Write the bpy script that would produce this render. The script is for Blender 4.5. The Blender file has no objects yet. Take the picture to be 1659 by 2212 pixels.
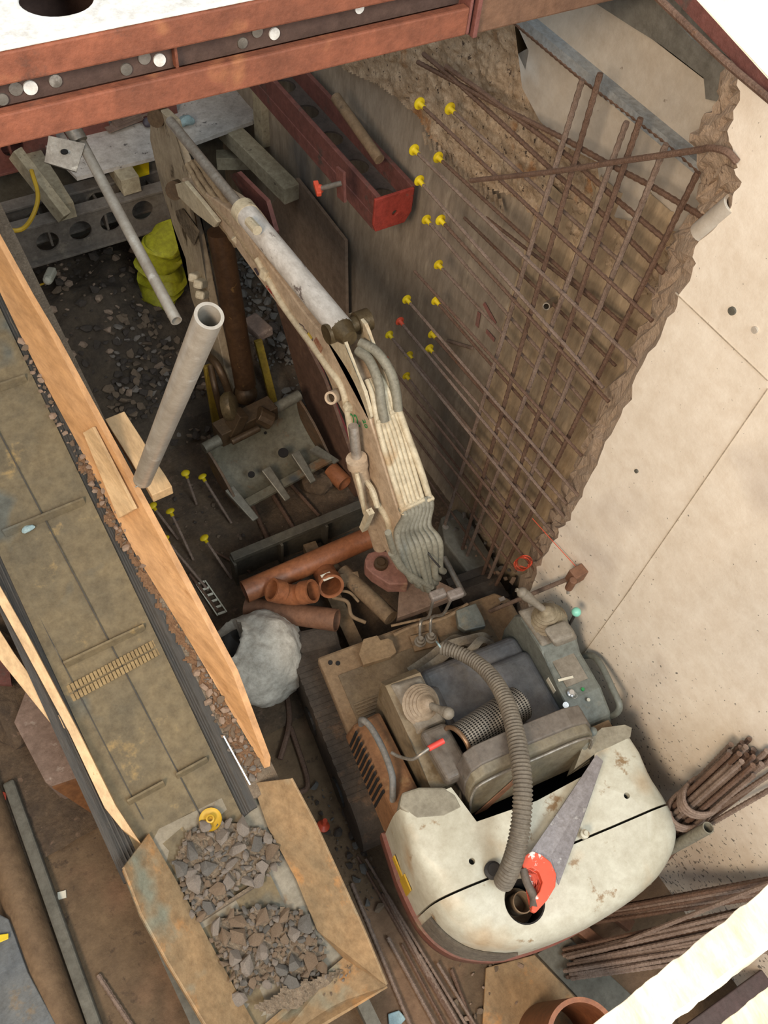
import bpy, bmesh, math, random
from mathutils import Vector, Matrix, noise
random.seed(7)
S = bpy.context.scene
COL = S.collection
PI = math.pi
# ------------------------------------------------------------------ camera
FPX, CX, CY, HC = 1760.0, 829.5, 1106.0, 3.9
vD = Vector((-180, 1134, FPX)).normalized()
vY = Vector((-2151, -3056, FPX)); vY = (vY - vD * vD.dot(vY)).normalized()
vX = vD.cross(vY).normalized()
MC = Matrix((vX, vY, -vD))                      # image axes -> world axes
CAM = Vector((0, 0, HC))
cd = bpy.data.cameras.new('camera'); cam = bpy.data.objects.new('camera', cd); COL.objects.link(cam)
cd.sensor_fit = 'HORIZONTAL'; cd.sensor_width = 36; cd.lens = 36 * FPX / 1659; cd.clip_start = .05
c0, c1, c2 = MC @ Vector((1, 0, 0)), MC @ Vector((0, -1, 0)), MC @ Vector((0, 0, -1))
R = Matrix(((c0.x, c1.x, c2.x), (c0.y, c1.y, c2.y), (c0.z, c1.z, c2.z))).to_4x4()
cam.matrix_world = Matrix.Translation(CAM) @ R
S.camera = cam
# ------------------------------------------------------------------ light
S.view_settings.view_transform = 'Standard'; S.view_settings.look = 'None'
S.view_settings.gamma = 1; S.view_settings.use_curve_mapping = False
S.view_settings.exposure = 0.0
W = bpy.data.worlds.new('sky'); S.world = W; W.use_nodes = True
W.node_tree.nodes['Background'].inputs[0].default_value = (.80, .90, 1.0, 1)
W.node_tree.nodes['Background'].inputs[1].default_value = .85
def area(name, loc, target, size, power, col, sy=None):
    l = bpy.data.lights.new(name, 'AREA'); l.energy = power; l.color = col; l.size = size
    if sy: l.shape = 'RECTANGLE'; l.size_y = sy
    o = bpy.data.objects.new(name, l); COL.objects.link(o); o.location = loc
    o.rotation_euler = (Vector(target) - Vector(loc)).to_track_quat('-Z', 'Y').to_euler()
    return o
area('daylight_opening', (1.4, -2.6, 5.6), (1.0, .8, .6), 2.0, 215, (.84, .95, 1.0))
area('site_floodlight', (-2.4, -.9, 4.9), (1.3, .7, .8), 1.3, 205, (1.0, .80, .60))
# ------------------------------------------------------------------ pixel -> point on a plane of the place
def ray(px, py): return MC @ Vector((px - CX, py - CY, FPX))
def Pz(px, py, z): r = ray(px, py); return CAM + r * ((z - HC) / r.z)
def Px(px, py, x): r = ray(px, py); return CAM + r * (x / r.x)
def Py(px, py, y): r = ray(px, py); return CAM + r * (y / r.y)
def Pd(px, py, d): r = ray(px, py); return CAM + r.normalized() * d
BA, BB = .27, .37                                # conveyor belt plane z = BA + BB*y
def Pb(px, py, h=0):
    r = ray(px, py); return CAM + r * ((BA + h - HC) / (r.z - BB * r.y))
# ------------------------------------------------------------------ materials
def lin(h):
    if isinstance(h, str):
        v = [int(h[i:i + 2], 16) / 255 for i in (0, 2, 4)]
        h = [c / 12.92 if c < .04045 else ((c + .055) / 1.055) ** 2.4 for c in v]
    return (h[0], h[1], h[2], 1)
def mat(name, a, b, s=6, rough=.75, metal=0, bump=.25, bs=50, c=None, cs=14, ct=.58, cw=.05, st=(1, 1, 1), d=None, ds=3, dt=.6, dw=.08, gr=.66):
    m = bpy.data.materials.new(name); m.use_nodes = True; n = m.node_tree.nodes; L = m.node_tree.links
    bs_ = n['Principled BSDF']; bs_.inputs['Roughness'].default_value = rough; bs_.inputs['Metallic'].default_value = metal
    tc = n.new('ShaderNodeTexCoord'); mp = n.new('ShaderNodeMapping'); mp.inputs['Scale'].default_value = st
    L.new(tc.outputs['Object'], mp.inputs[0])
    def nz(sc, det=6, r=.65):
        t = n.new('ShaderNodeTexNoise'); t.inputs['Scale'].default_value = sc; t.inputs['Detail'].default_value = det
        t.inputs['Roughness'].default_value = r; L.new(mp.outputs[0], t.inputs['Vector']); return t.outputs[0]
    def rng(src, lo, hi):
        q = n.new('ShaderNodeMapRange'); q.inputs[1].default_value = lo; q.inputs[2].default_value = hi; L.new(src, q.inputs[0]); return q.outputs[0]
    def mix(f, x, y):
        q = n.new('ShaderNodeMix'); q.data_type = 'RGBA'; L.new(f, q.inputs[0])
        for k, v in ((6, x), (7, y)):
            if isinstance(v, tuple): q.inputs[k].default_value = v
            else: L.new(v, q.inputs[k])
        return q.outputs[2]
    col = mix(rng(nz(s), .36, .66), lin(a), lin(b))
    if c: col = mix(rng(nz(cs, 5, .7), ct, ct + cw), col, lin(c))
    if d: col = mix(rng(nz(ds, 3, .6), dt, dt + dw), col, lin(d))
    if bump:
        g_ = n.new('ShaderNodeMix'); g_.data_type = 'RGBA'; g_.blend_type = 'MULTIPLY'; g_.inputs[0].default_value = 1
        L.new(col, g_.inputs[6]); L.new(mix(rng(nz(s * 6, 9, .75), .34, .62), (gr, gr * .96, gr * .92, 1), (1.06, 1.06, 1.06, 1)), g_.inputs[7]); col = g_.outputs[2]
    L.new(col, bs_.inputs['Base Color'])
    if bump:
        b_ = n.new('ShaderNodeBump'); b_.inputs['Strength'].default_value = bump; b_.inputs['Distance'].default_value = .01
        L.new(nz(bs, 4), b_.inputs['Height']); L.new(b_.outputs[0], bs_.inputs['Normal'])
    return m
def darker(m, k):                                # helper for fine surface patterns
    return m
MT = dict(
 wallw=mat('pale_concrete', 'efe4d3', 'e4d8c6', 2.2, .55, 0, .12, 30, '8f8477', 45, .68, .03, d='d6cabb', ds=1.3, dt=.56, dw=.1, gr=.93),
 rough=mat('broken_concrete', 'b39c86', 'c2ad97', 14, .95, 0, .8, 40, '7d6958', 22, .63, .05, gr=.8),
 oldw=mat('old_wall_concrete', 'a99b89', '918371', 3, .8, 0, .3, 25, 'b3a48f', 7, .56, .1, (1, 1, .3), '75706a', 2, .58, .1),
 topc=mat('smooth_grey_concrete', 'bdb3a4', 'aca498', 2.5, .7, 0, .15, 40, '8b7f72', 24, .68, .04, d='b8b8b4', ds=2, dt=.58, gr=.88),
 cobble=mat('pebbly_concrete', 'bda78c', '9c8468', 16, .95, 0, 1.0, 30, '4f4034', 36, .60, .04, d='a3764c', ds=5, dt=.60),
 shutter=mat('rusty_trench_sheet', 'c2ab8c', 'a3927a', 5, .7, .2, .3, 30, 'b08558', 4, .60, .08, (1, 1, .25), '95918a', 3, .58, .1),
 dark_c=mat('dark_damp_concrete', '5d5a50', '6d695e', 4, .8, 0, .2),
 floor=mat('brown_mud_floor', '745e45', '5f4c38', 2.5, .85, 0, .5, 40, '4a3a2b', 18, .58, .1, d='7c6048', ds=1.5, dt=.55),
 floord=mat('dark_earth', '64523f', '4c3f33', 8, .95, 0, .9, 40, '6a5646', 24, .6, .06),
 mud=mat('wet_dark_mud', '554839', '40362c', 8, .9, 0, 1.0, 30, '5b4a3d', 20, .6, .08),
 ply=mat('orange_plywood', 'd9a877', 'c6935f', 4, .6, 0, .1, 60, 'b07e4e', 9, .62, .1, (1, .15, 1)),
 plyd=mat('dusty_plywood_wing', 'a98a64', '8f7a5c', 4, .75, 0, .2, 50, 'b98a58', 5, .55, .1, d='8a8a78', ds=3, dt=.58),
 pine=mat('pale_sawn_timber', 'dfbd90', 'cfa878', 5, .65, 0, .15, 60, 'a67f54', 30, .68, .04, (1, .2, 1)),
 oldt=mat('grey_weathered_timber', 'bdb094', 'a2967c', 5, .85, 0, .3, 50, '6f6452', 18, .62, .06),
 belt=mat('dusty_rubber_belt', '7d6e52', '675d49', 4, .8, 0, .2, 60, '957c50', 6, .6, .12, d='5d5e56', ds=2.5, dt=.58),
 rubber=mat('dark_wooden_skirt', '4c463f', '3a3a38', 6, .7, 0, .3, 40, '6a6053', 12, .6, .1, (6, .5, 1)),
 redp=mat('red_oxide_steel', '8f5239', '784530', 4, .75, 0, .3, 50, '6d4433', 10, .62, .08, d='95603f', ds=6, dt=.62),
 redd=mat('dusty_red_steel', '7e4d44', '6d443c', 5, .75, .1, .3, 50, '5a4a42', 8, .58, .1),
 wht=mat('dusty_sunlit_white_steel', 'f2f0ea', 'e6e2da', 6, .6, 0, .1, 50, 'c08a78', 18, .70, .05),
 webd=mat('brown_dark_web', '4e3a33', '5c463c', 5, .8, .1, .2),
 steel=mat('dirty_galvanised_steel', '9a948a', '847d73', 8, .45, .5, .1, 60, 'b3ada2', 12, .62, .08),
 alu=mat('dull_aluminium_tube', 'c2bcb0', 'aba397', 7, .4, .35, .08, 60, 'd2cfc6', 10, .6, .1, gr=.85),
 rebar=mat('rusty_rebar', '9e897a', '857062', 20, .75, .3, .5, 150, '8f7866', 40, .6, .06),
 rebard=mat('dark_rusty_rebar', '836857', '6e5546', 20, .75, .3, .5, 150, '80604a', 40, .6, .06),
 capy=mat('yellow_plastic', 'e0c41c', 'd2b417', 10, .45, 0, 0),
 capo=mat('orange_plastic', 'd9573a', 'c74c33', 10, .45, 0, 0),
 cream=mat('scuffed_cream_paint', 'cfc2a6', 'c2b294', 5, .55, 0, .1, 60, '8b7657', 24, .66, .04, d='b79c78', ds=4, dt=.6),
 peach=mat('dusty_cream_paint', 'c6b096', 'b59c80', 5, .6, 0, .08, 60, '6f5a45', 30, .70, .03),
 white=mat('worn_white_paint', 'd8d0c6', 'c9c2b8', 5, .5, 0, .1, 50, '7d706a', 14, .60, .03, (1, .5, 1)),
 hood=mat('grimy_white_bodywork', 'c2bfae', 'b0ab98', 4, .45, 0, .06, 40, '8d7556', 9, .61, .07, d='b09878', ds=2.6, dt=.54, dw=.14, gr=.84),
 redb=mat('dusty_red_bodywork', '7a4436', '6b4a3b', 5, .6, 0, .1, 50, '7a6048', 7, .55, .1),
 tan=mat('dust_covered_steel', '8d7457', '7d6850', 6, .85, .1, .3, 60, '5e5040', 14, .62, .08),
 matt=mat('ribbed_rubber_mat', '75654e', '695b49', 8, .85, 0, .3, 60, '4f463b', 12, .6, .1),
 cons=mat('dusty_grey_plastic', '8a8275', '7e7567', 6, .6, 0, .1, 60, '8c7a5f', 5, .6, .12),
 consb=mat('grey_green_plastic', '74776e', '6a6d66', 6, .55, 0, .1, 60, '857c68', 5, .6, .12),
 seatm=mat('dark_grey_vinyl', '57575a', '65625f', 5, .55, 0, .08, 80, '6a655e', 6, .6, .12),
 seatb=mat('dusty_seat_shell', '80765f', '6d6556', 6, .65, 0, .15, 50, '5a544b', 9, .6, .1),
 strap=mat('dusty_webbing', '7d7260', '6a6258', 14, .9, 0, .2),
 black=mat('black_rubber', '221f1c', '2e2a26', 8, .6, 0, .1),
 hole=mat('sooty_black_steel', '120f0d', '1c1714', 8, .8, 0, .1),
 hosem=mat('dusty_corrugated_hose', '7a7163', '675f54', 12, .7, .1, .2, 60),
 hoseg=mat('grey_hydraulic_hose', '8c8776', '7b7667', 10, .6, 0, .15, 60, '6a6456', 22, .6, .08),
 brown=mat('oily_brown_steel', '5e4a34', '4b3a29', 8, .5, .4, .2, 40, '7d6440', 16, .66, .04),
 oil=mat('greasy_bronze', '6a5b40', '594a33', 8, .4, .4, .2),
 chrome=mat('chromed_rod', 'c6beb4', 'b0a69a', 8, .3, .55, .02),
 clay=mat('orange_clay_pipe', '9b613d', '875336', 6, .5, 0, .1, 40, '7c5137', 8, .6, .1),
 clayd=mat('dusty_clay_pipe', '7f5840', '6e4f3c', 6, .7, 0, .15, 40),
 buck=mat('worn_bucket_steel', '7a7462', '68614f', 5, .6, .1, .15, 40, '75563a', 5, .58, .1, d='4c4e4d', ds=4, dt=.58),
 track=mat('muddy_track_rubber', '4a4036', '3b332b', 6, .85, 0, .5, 40, '5f4c3b', 8, .58, .1),
 bag=mat('dirty_white_woven_sack', 'cbc4b6', 'b5ad9f', 5, .85, 0, .3, 60, '877660', 5, .58, .12),
 duct=mat('yellow_green_duct_fabric', 'a9a81e', '8e8c1b', 6, .6, 0, .2, 40, '6e5b22', 5, .6, .12),
 yell=mat('grimy_yellow_steel', '9b8226', '7d6628', 6, .7, .1, .2, 40, '5a4628', 8, .58, .1),
 cable=mat('yellow_cable_sheath', 'c9a22c', 'b08c25', 8, .5, 0, 0),
 blade=mat('scratched_saw_steel', '9a9698', '8a8688', 10, .35, .6, .05, 60, 'b5b3b2', 26, .62, .05, (1, 1, 1)),
 sawh=mat('orange_painted_handle', 'd9583c', 'c94f36', 14, .5, 0, 0, 50, 'e6ddd6', 22, .56, .04),
 perf=None, rockA=mat('grey_concrete_rubble', '9c9186', '867c72', 9, .9, 0, .6, 40, 'a49a8e', 20, .62, .08),
 rockB=mat('brown_rubble', '8f7b66', '7b6855', 9, .9, 0, .6, 40, '9a8068', 20, .6, .08),
 rockD=mat('dark_muddy_stone', '5d5249', '4a413a', 9, .9, 0, .6, 40, '746558', 20, .6, .08),
 rockP=mat('pinkish_pebble', 'b39a84', '9c8471', 9, .9, 0, .5, 40),
 rockG=mat('cool_grey_stone', '7c7872', '69655f', 9, .9, 0, .6, 40, '93908a', 20, .6, .08),
 dirt=mat('fine_rubble_dust', '8c7c69', '766857', 20, .95, 0, 1.0, 90, '90806c', 60, .58, .06),
 sheet=mat('grey_board_white_face', 'cfc8be', 'bdb6b0', 4, .8, 0, .2, 40, '6f6a66', 22, .62, .05),
 brickc=mat('pinkish_dusty_concrete', '8d776a', '7d695c', 4, .9, 0, .4, 40, 'a8978a', 14, .6, .08),
 wtimb=mat('sunlit_white_timber', 'f7f3e4', 'efe6cf', 5, .7, 0, .1, 50, 'd0bd92', 6, .66, .1, (1, .3, 1)),  # near-white colour carries the overexposed daylight on timbers and corner board
 mint=mat('mint_plastic', '86cbb4', '7dc1aa', 8, .35, 0, 0), redg=mat('red_grip', 'd94b40', 'cc4238', 8, .5, 0, 0),
 silver=mat('bright_key_metal', 'd8dadb', 'c5c8ca', 8, .25, .8, 0), paper=mat('off_white_label', 'd6d0bd', 'c9c2ae', 8, .6, 0, 0),
 red=mat('red_paint', 'a83a34', '96332e', 6, .6, 0, .1), green=mat('green_marker', '2f8a4a', '2a7c42', 6, .6, 0, 0),
 decal=mat('dark_sticker_ink', '4a3f45', '3b3338', 30, .5, 0, 0), decaly=mat('yellow_sticker', 'c2a63a', 'b39a33', 30, .5, 0, 0), decalr=mat('brown_red_sticker', '7d4030', 'b28a68', 90, .5, 0, 0),
 cyan=mat('pale_blue_plastic', '9fb8bc', '8fa8ac', 6, .5, 0, .1), bluew=mat('blue_grey_steel', '5d6266', '6b6c6a', 4, .6, .2, .2, 40, '7d6a50', 4, .6, .1),
)
# perforated metal: rows of holes in the filter tube
m = bpy.data.materials.new('perforated_sheet'); m.use_nodes = True; n = m.node_tree.nodes; L = m.node_tree.links
uv = n.new('ShaderNodeUVMap'); mp = n.new('ShaderNodeMapping'); mp.inputs['Scale'].default_value = (1, 1, 1); L.new(uv.outputs[0], mp.inputs[0])
vo = n.new('ShaderNodeTexVoronoi'); vo.inputs['Randomness'].default_value = 0; vo.inputs['Scale'].default_value = 1; mp.inputs['Scale'].default_value = (22, 50, 1); mp.inputs['Rotation'].default_value = (0, 0, 0)
L.new(mp.outputs[0], vo.inputs['Vector'])
rg = n.new('ShaderNodeMapRange'); rg.inputs[1].default_value = .30; rg.inputs[2].default_value = .38; L.new(vo.outputs['Distance'], rg.inputs[0])
mx = n.new('ShaderNodeMix'); mx.data_type = 'RGBA'; mx.inputs[6].default_value = lin('1b1a19'); mx.inputs[7].default_value = lin('9a948a'); L.new(rg.outputs[0], mx.inputs[0])
L.new(mx.outputs[2], n['Principled BSDF'].inputs['Base Color']); n['Principled BSDF'].inputs['Metallic'].default_value = .5; n['Principled BSDF'].inputs['Roughness'].default_value = .45
MT['perf'] = m
# ------------------------------------------------------------------ object helpers
WL = {}
def link(o, loc, parent):
    COL.objects.link(o)
    if parent is not None:
        o.parent = parent; o.location = Vector(loc) - WL[parent]
    else: o.location = loc
    WL[o] = Vector(loc)
    return o
def tag(o, label=None, cat=None, group=None, kind=None):
    if label: o['label'] = label
    if cat: o['category'] = cat
    if group: o['group'] = group
    if kind: o['kind'] = kind
    return o
def thing(name, loc, label, cat, group=None):
    o = bpy.data.objects.new(name, None); o.empty_display_size = .1
    link(o, loc, None); return tag(o, label, cat, group)
def obj(name, bm, m, parent=None, smooth=False, bevel=0, loc=None, ang=40):
    bmesh.ops.recalc_face_normals(bm, faces=bm.faces)
    if loc is None:
        xs = [v.co for v in bm.verts]
        lo = Vector([min(c[i] for c in xs) for i in range(3)]); hi = Vector([max(c[i] for c in xs) for i in range(3)])
        loc = Vector(((lo.x + hi.x) / 2, (lo.y + hi.y) / 2, lo.z)) if parent is None else WL[parent]
    bmesh.ops.translate(bm, verts=bm.verts, vec=-Vector(loc))
    me = bpy.data.meshes.new(name); bm.to_mesh(me); bm.free()
    if smooth:
        for p in me.polygons: p.use_smooth = True
        try: me.set_sharp_from_angle(angle=math.radians(ang))
        except Exception: pass
    me.materials.append(MT[m] if isinstance(m, str) else m)
    o = bpy.data.objects.new(name, me); link(o, loc, parent)
    if bevel:
        b = o.modifiers.new('bevel', 'BEVEL'); b.width = bevel; b.segments = 2; b.limit_method = 'ANGLE'
    return o
def B(): return bmesh.new()
def T(name, bm, m, label, cat, group=None, **k):
    return tag(obj(name, bm, m, None, **k), label, cat, group)
def ST(name, bm, m, **k): return tag(obj(name, bm, m, None, **k), kind='structure')
def frame(A, Bp, up=Vector((0, 0, 1))):
    d = (Vector(Bp) - Vector(A)).normalized(); up = Vector(up)
    if abs(d.dot(up.normalized())) > .98: up = Vector((0, 1, 0))
    s = d.cross(up).normalized(); u = s.cross(d).normalized()
    return d, s, u
def hexa(bm, p):                                 # 8 corner points: 4 bottom, 4 top
    v = [bm.verts.new(q) for q in p]
    for f in ((0, 1, 2, 3), (4, 5, 6, 7), (0, 1, 5, 4), (1, 2, 6, 5), (2, 3, 7, 6), (3, 0, 4, 7)): bm.faces.new([v[i] for i in f])
    return v
def beam(bm, A, Bp, w, h, up=(0, 0, 1), off=(0, 0)):
    A = Vector(A); Bp = Vector(Bp); d, s, u = frame(A, Bp, up)
    o = s * off[0] + u * off[1]; a, b = w / 2, h / 2
    hexa(bm, [A + o - s * a - u * b, A + o + s * a - u * b, Bp + o + s * a - u * b, Bp + o - s * a - u * b,
              A + o - s * a + u * b, A + o + s * a + u * b, Bp + o + s * a + u * b, Bp + o - s * a + u * b])
def box(bm, lo, hi, X=None):
    p = [Vector((x, y, z)) for z in (lo[2], hi[2]) for x, y in ((lo[0], lo[1]), (hi[0], lo[1]), (hi[0], hi[1]), (lo[0], hi[1]))]
    hexa(bm, [X(*q) if X else q for q in p])
def slab(bm, pts, off):                          # polygon given thickness by offset vector
    off = Vector(off); a = [bm.verts.new(Vector(p)) for p in pts]; b = [bm.verts.new(Vector(p) + off) for p in pts]; k = len(a)
    f1 = bm.faces.new(a); f2 = bm.faces.new(b[::-1])
    for i in range(k): bm.faces.new([a[i], a[(i + 1) % k], b[(i + 1) % k], b[i]])
    bmesh.ops.triangulate(bm, faces=[f for f in (f1, f2) if len(f.verts) > 4], ngon_method='EAR_CLIP')
def strip(bm, A, Bs, off):                       # two matching polylines make a plate with thickness
    off = Vector(off); n_ = len(A)
    a = [bm.verts.new(Vector(p)) for p in A]; b = [bm.verts.new(Vector(p)) for p in Bs]
    c = [bm.verts.new(Vector(p) + off) for p in A]; d = [bm.verts.new(Vector(p) + off) for p in Bs]
    for i in range(n_ - 1):
        bm.faces.new([a[i], a[i + 1], b[i + 1], b[i]]); bm.faces.new([c[i], d[i], d[i + 1], c[i + 1]])
        bm.faces.new([a[i], c[i], c[i + 1], a[i + 1]]); bm.faces.new([b[i], b[i + 1], d[i + 1], d[i]])
    bm.faces.new([a[0], b[0], d[0], c[0]]); bm.faces.new([a[-1], c[-1], d[-1], b[-1]])
def smooth_path(P, k=6):
    P = [Vector(p) for p in P]
    if len(P) < 3: return P
    Q = [P[0] * 2 - P[1]] + P + [P[-1] * 2 - P[-2]]; out = []
    for i in range(1, len(Q) - 2):
        p0, p1, p2, p3 = Q[i - 1:i + 3]
        for j in range(k):
            t = j / k
            out.append(.5 * ((2 * p1) + (p2 - p0) * t + (2 * p0 - 5 * p1 + 4 * p2 - p3) * t * t + (3 * p1 - p0 - 3 * p2 + p3) * t ** 3))
    out.append(P[-1]); return out
def rings(bm, P, rads, seg=12, cap=True, closed=False):
    P = [Vector(p) for p in P]; n_ = len(P); prev = None; R_ = []
    for i in range(n_):
        d = (P[min(i + 1, n_ - 1)] - P[max(i - 1, 0)])
        if d.length < 1e-9: d = P[i] - P[i - 1] if i else P[1] - P[0]
        d.normalize()
        if prev is None:
            u = d.orthogonal().normalized()
        else:
            u = prev - d * prev.dot(d)
            u = u.normalized() if u.length > 1e-6 else d.orthogonal().normalized()
        prev = u; s = d.cross(u); r = rads[i] if isinstance(rads, (list, tuple)) else rads
        R_.append([bm.verts.new(P[i] + u * (r * math.cos(2 * PI * j / seg)) + s * (r * math.sin(2 * PI * j / seg))) for j in range(seg)])
    for i in range(n_ - 1):
        for j in range(seg):
            bm.faces.new([R_[i][j], R_[i][(j + 1) % seg], R_[i + 1][(j + 1) % seg], R_[i + 1][j]])
    if cap: bm.faces.new(R_[0][::-1]); bm.faces.new(R_[-1])
    return R_
def tube(bm, P, r, seg=12, k=6): return rings(bm, smooth_path(P, k) if k else P, r, seg)
def pipe(bm, A, Bp, ro, ri, seg=28, mid=None):   # hollow pipe open at both ends
    A = Vector(A); Bp = Vector(Bp); P = smooth_path([A, mid, Bp], 8) if mid is not None else [A, Bp]
    o = rings(bm, P, ro, seg, cap=False); i = rings(bm, P, ri, seg, cap=False)
    for e in (0, -1):
        for j in range(seg): bm.faces.new([o[e][j], o[e][(j + 1) % seg], i[e][(j + 1) % seg], i[e][j]])
def lathe(bm, A, ax, prof, seg=20):              # prof: (distance along axis, radius)
    A = Vector(A); ax = Vector(ax).normalized()
    P = [A + ax * t for t, r in prof]; u = ax.orthogonal().normalized(); s = ax.cross(u); R_ = []
    for (t, r) in prof: R_.append([bm.verts.new(A + ax * t + u * (max(r, 1e-4) * math.cos(2 * PI * j / seg)) + s * (max(r, 1e-4) * math.sin(2 * PI * j / seg))) for j in range(seg)])
    for i in range(len(R_) - 1):
        for j in range(seg): bm.faces.new([R_[i][j], R_[i][(j + 1) % seg], R_[i + 1][(j + 1) % seg], R_[i + 1][j]])
    bm.faces.new(R_[0][::-1]); bm.faces.new(R_[-1])
def holed(bm, origin, ex, ey, outer, holes, th, seg=20):   # plate in plane (ex,ey) with round holes and thickness
    origin = Vector(origin); ex = Vector(ex).normalized(); ey = Vector(ey).normalized(); nrm = ex.cross(ey)
    loops = [outer] + [[(cx + r * math.cos(2 * PI * i / seg), cy + r * math.sin(2 * PI * i / seg)) for i in range(seg)] for cx, cy, r in holes]
    es = []; tmp = bmesh.new()
    for lp in loops:
        vs = [tmp.verts.new(origin + ex * x + ey * y) for x, y in lp]
        for i in range(len(vs)): es.append(tmp.edges.new((vs[i], vs[(i + 1) % len(vs)])))
    bmesh.ops.triangle_fill(tmp, edges=es, use_beauty=True)
    g = bmesh.ops.extrude_face_region(tmp, geom=tmp.faces[:])
    bmesh.ops.translate(tmp, verts=[v for v in g['geom'] if isinstance(v, bmesh.types.BMVert)], vec=nrm * th)
    me = bpy.data.meshes.new('t'); tmp.to_mesh(me); tmp.free(); bm.from_mesh(me); bpy.data.meshes.remove(me)
def ball(bm, c, r, sc=(1, 1, 1), sub=2):
    g = bmesh.ops.create_icosphere(bm, subdivisions=sub, radius=r)
    for v in g['verts']: v.co = Vector((v.co.x * sc[0], v.co.y * sc[1], v.co.z * sc[2])) + Vector(c)
    return g['verts']
def rough_up(bm, amt, sc=8, seed=0):
    for v in bm.verts:
        q = noise.noise_vector(v.co * sc + Vector((seed, seed * 2, 0))); v.co += q * amt
def inpoly(x, y, P):
    c = False; j = len(P) - 1
    for i in range(len(P)):
        if (P[i][1] > y) != (P[j][1] > y) and x < (P[j][0] - P[i][0]) * (y - P[i][1]) / (P[j][1] - P[i][1]) + P[i][0]: c = not c
        j = i
    return c
def copy_one(src, loc, rot, sc, label=None, cat=None, group=None, parent=None):
    o = src.copy(); COL.objects.link(o); o.location = loc; o.rotation_euler = rot; o.scale = sc
    if label: o['label'] = label
    if cat: o['category'] = cat
    if group: o['group'] = group
    return o
# ================================================================== SETTING
bm = B(); box(bm, (-3.2, -3, -.1), (2.1, 2.95, 0))
ST('floor', bm, 'floor')
bm = B()
N = 60
vs = [[bm.verts.new((-1.2 + 3.3 * i / N, 1.15 + 1.85 * j / N, .012 + .03 * abs(noise.noise(Vector((i * .25, j * .25, 0)))) + .012 * random.random())) for i in range(N + 1)] for j in range(N + 1)]
for j in range(N):
    for i in range(N): bm.faces.new([vs[j][i], vs[j][i + 1], vs[j + 1][i + 1], vs[j + 1][i]])
ST('floor', bm, 'floord', smooth=True)
# mud in the dug-out far end of the pit
bm = B(); N = 90
def mudz(x, y):
    h = .10 + .30 * math.exp(-((x - .75) ** 2 / .5 + (y - 4.0) ** 2 / .35))
    return h + .07 * noise.noise(Vector((x * 3, y * 3, 1))) + .035 * noise.noise(Vector((x * 11, y * 11, 2))) + .012 * random.random()
vs = [[bm.verts.new((-1.3 + 3.4 * i / N, 2.9 + 1.9 * j / N, mudz(-1.3 + 3.4 * i / N, 2.9 + 1.9 * j / N) * min(1, j / 5))) for i in range(N + 1)] for j in range(N + 1)]
for j in range(N):
    for i in range(N): bm.faces.new([vs[j][i], vs[j][i + 1], vs[j + 1][i + 1], vs[j + 1][i]])
ST('floor', bm, 'mud', smooth=True)
XW = 1.68                                         # face of the new concrete wall
out = [(1659, 95), (1600, 150), (1592, 230), (1572, 300), (1585, 350), (1600, 400), (1560, 470), (1505, 538), (1486, 610), (1443, 687), (1390, 788), (1341, 904), (1293, 986), (1255, 1072), (1231, 1120), (1207, 1149), (1173, 1202), (1149, 1270), (1130, 1340)]
inn = [(1640, 85), (1565, 160), (1548, 250), (1490, 310), (1525, 370), (1520, 420), (1490, 480), (1462, 518), (1433, 600), (1409, 682), (1358, 769), (1288, 909), (1257, 981), (1226, 1039), (1204, 1106), (1180, 1145), (1158, 1183), (1134, 1250), (1115, 1320)]
def dens(L_, k, j=0):
    o = []
    for a, b in zip(L_, L_[1:]):
        for t in range(k): o.append((a[0] + (b[0] - a[0]) * t / k + random.uniform(-j, j), a[1] + (b[1] - a[1]) * t / k + random.uniform(-j, j)))
    return o + [L_[-1]]
od = dens(out, 5, 6); idn = [(x - 7, y) for x, y in dens(inn, 5, 7)]
edge = [Px(x, y, XW) for x, y in od]; edge.append(Vector((XW, edge[-1].y, 0)))
deep = [Px(x, y, 1.80) for x, y in idn]; deep.append(Vector((1.80, deep[-1].y, 0)))
bm = B()
for k in range(1, len(edge)): edge[k].z = min(edge[k].z, edge[k - 1].z - .002)
ec = [Vector((XW, edge[0].y, 4.3))] + edge
va = [bm.verts.new(p) for p in ec]; vb = [bm.verts.new((XW, -3, p.z)) for p in ec]
for k in range(len(va) - 1): bm.faces.new([va[k], va[k + 1], vb[k + 1], vb[k]])
wall = ST('wall_right', bm, 'wallw')
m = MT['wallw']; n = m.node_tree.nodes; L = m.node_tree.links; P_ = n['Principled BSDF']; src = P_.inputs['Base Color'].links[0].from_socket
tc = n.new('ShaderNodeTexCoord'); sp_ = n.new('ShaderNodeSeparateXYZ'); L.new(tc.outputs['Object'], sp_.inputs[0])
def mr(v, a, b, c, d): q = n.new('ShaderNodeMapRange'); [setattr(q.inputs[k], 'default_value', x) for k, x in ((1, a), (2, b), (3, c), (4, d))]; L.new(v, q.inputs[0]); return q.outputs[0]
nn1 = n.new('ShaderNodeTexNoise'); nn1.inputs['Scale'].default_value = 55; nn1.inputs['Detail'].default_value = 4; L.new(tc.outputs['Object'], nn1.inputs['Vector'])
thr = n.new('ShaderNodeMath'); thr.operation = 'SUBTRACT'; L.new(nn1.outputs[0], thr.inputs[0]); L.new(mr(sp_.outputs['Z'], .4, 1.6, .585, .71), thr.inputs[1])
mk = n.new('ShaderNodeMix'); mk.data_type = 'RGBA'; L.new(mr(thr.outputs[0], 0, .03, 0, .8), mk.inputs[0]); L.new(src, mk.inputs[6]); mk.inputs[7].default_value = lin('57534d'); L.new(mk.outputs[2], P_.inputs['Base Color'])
bm = B(); rows = []
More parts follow.
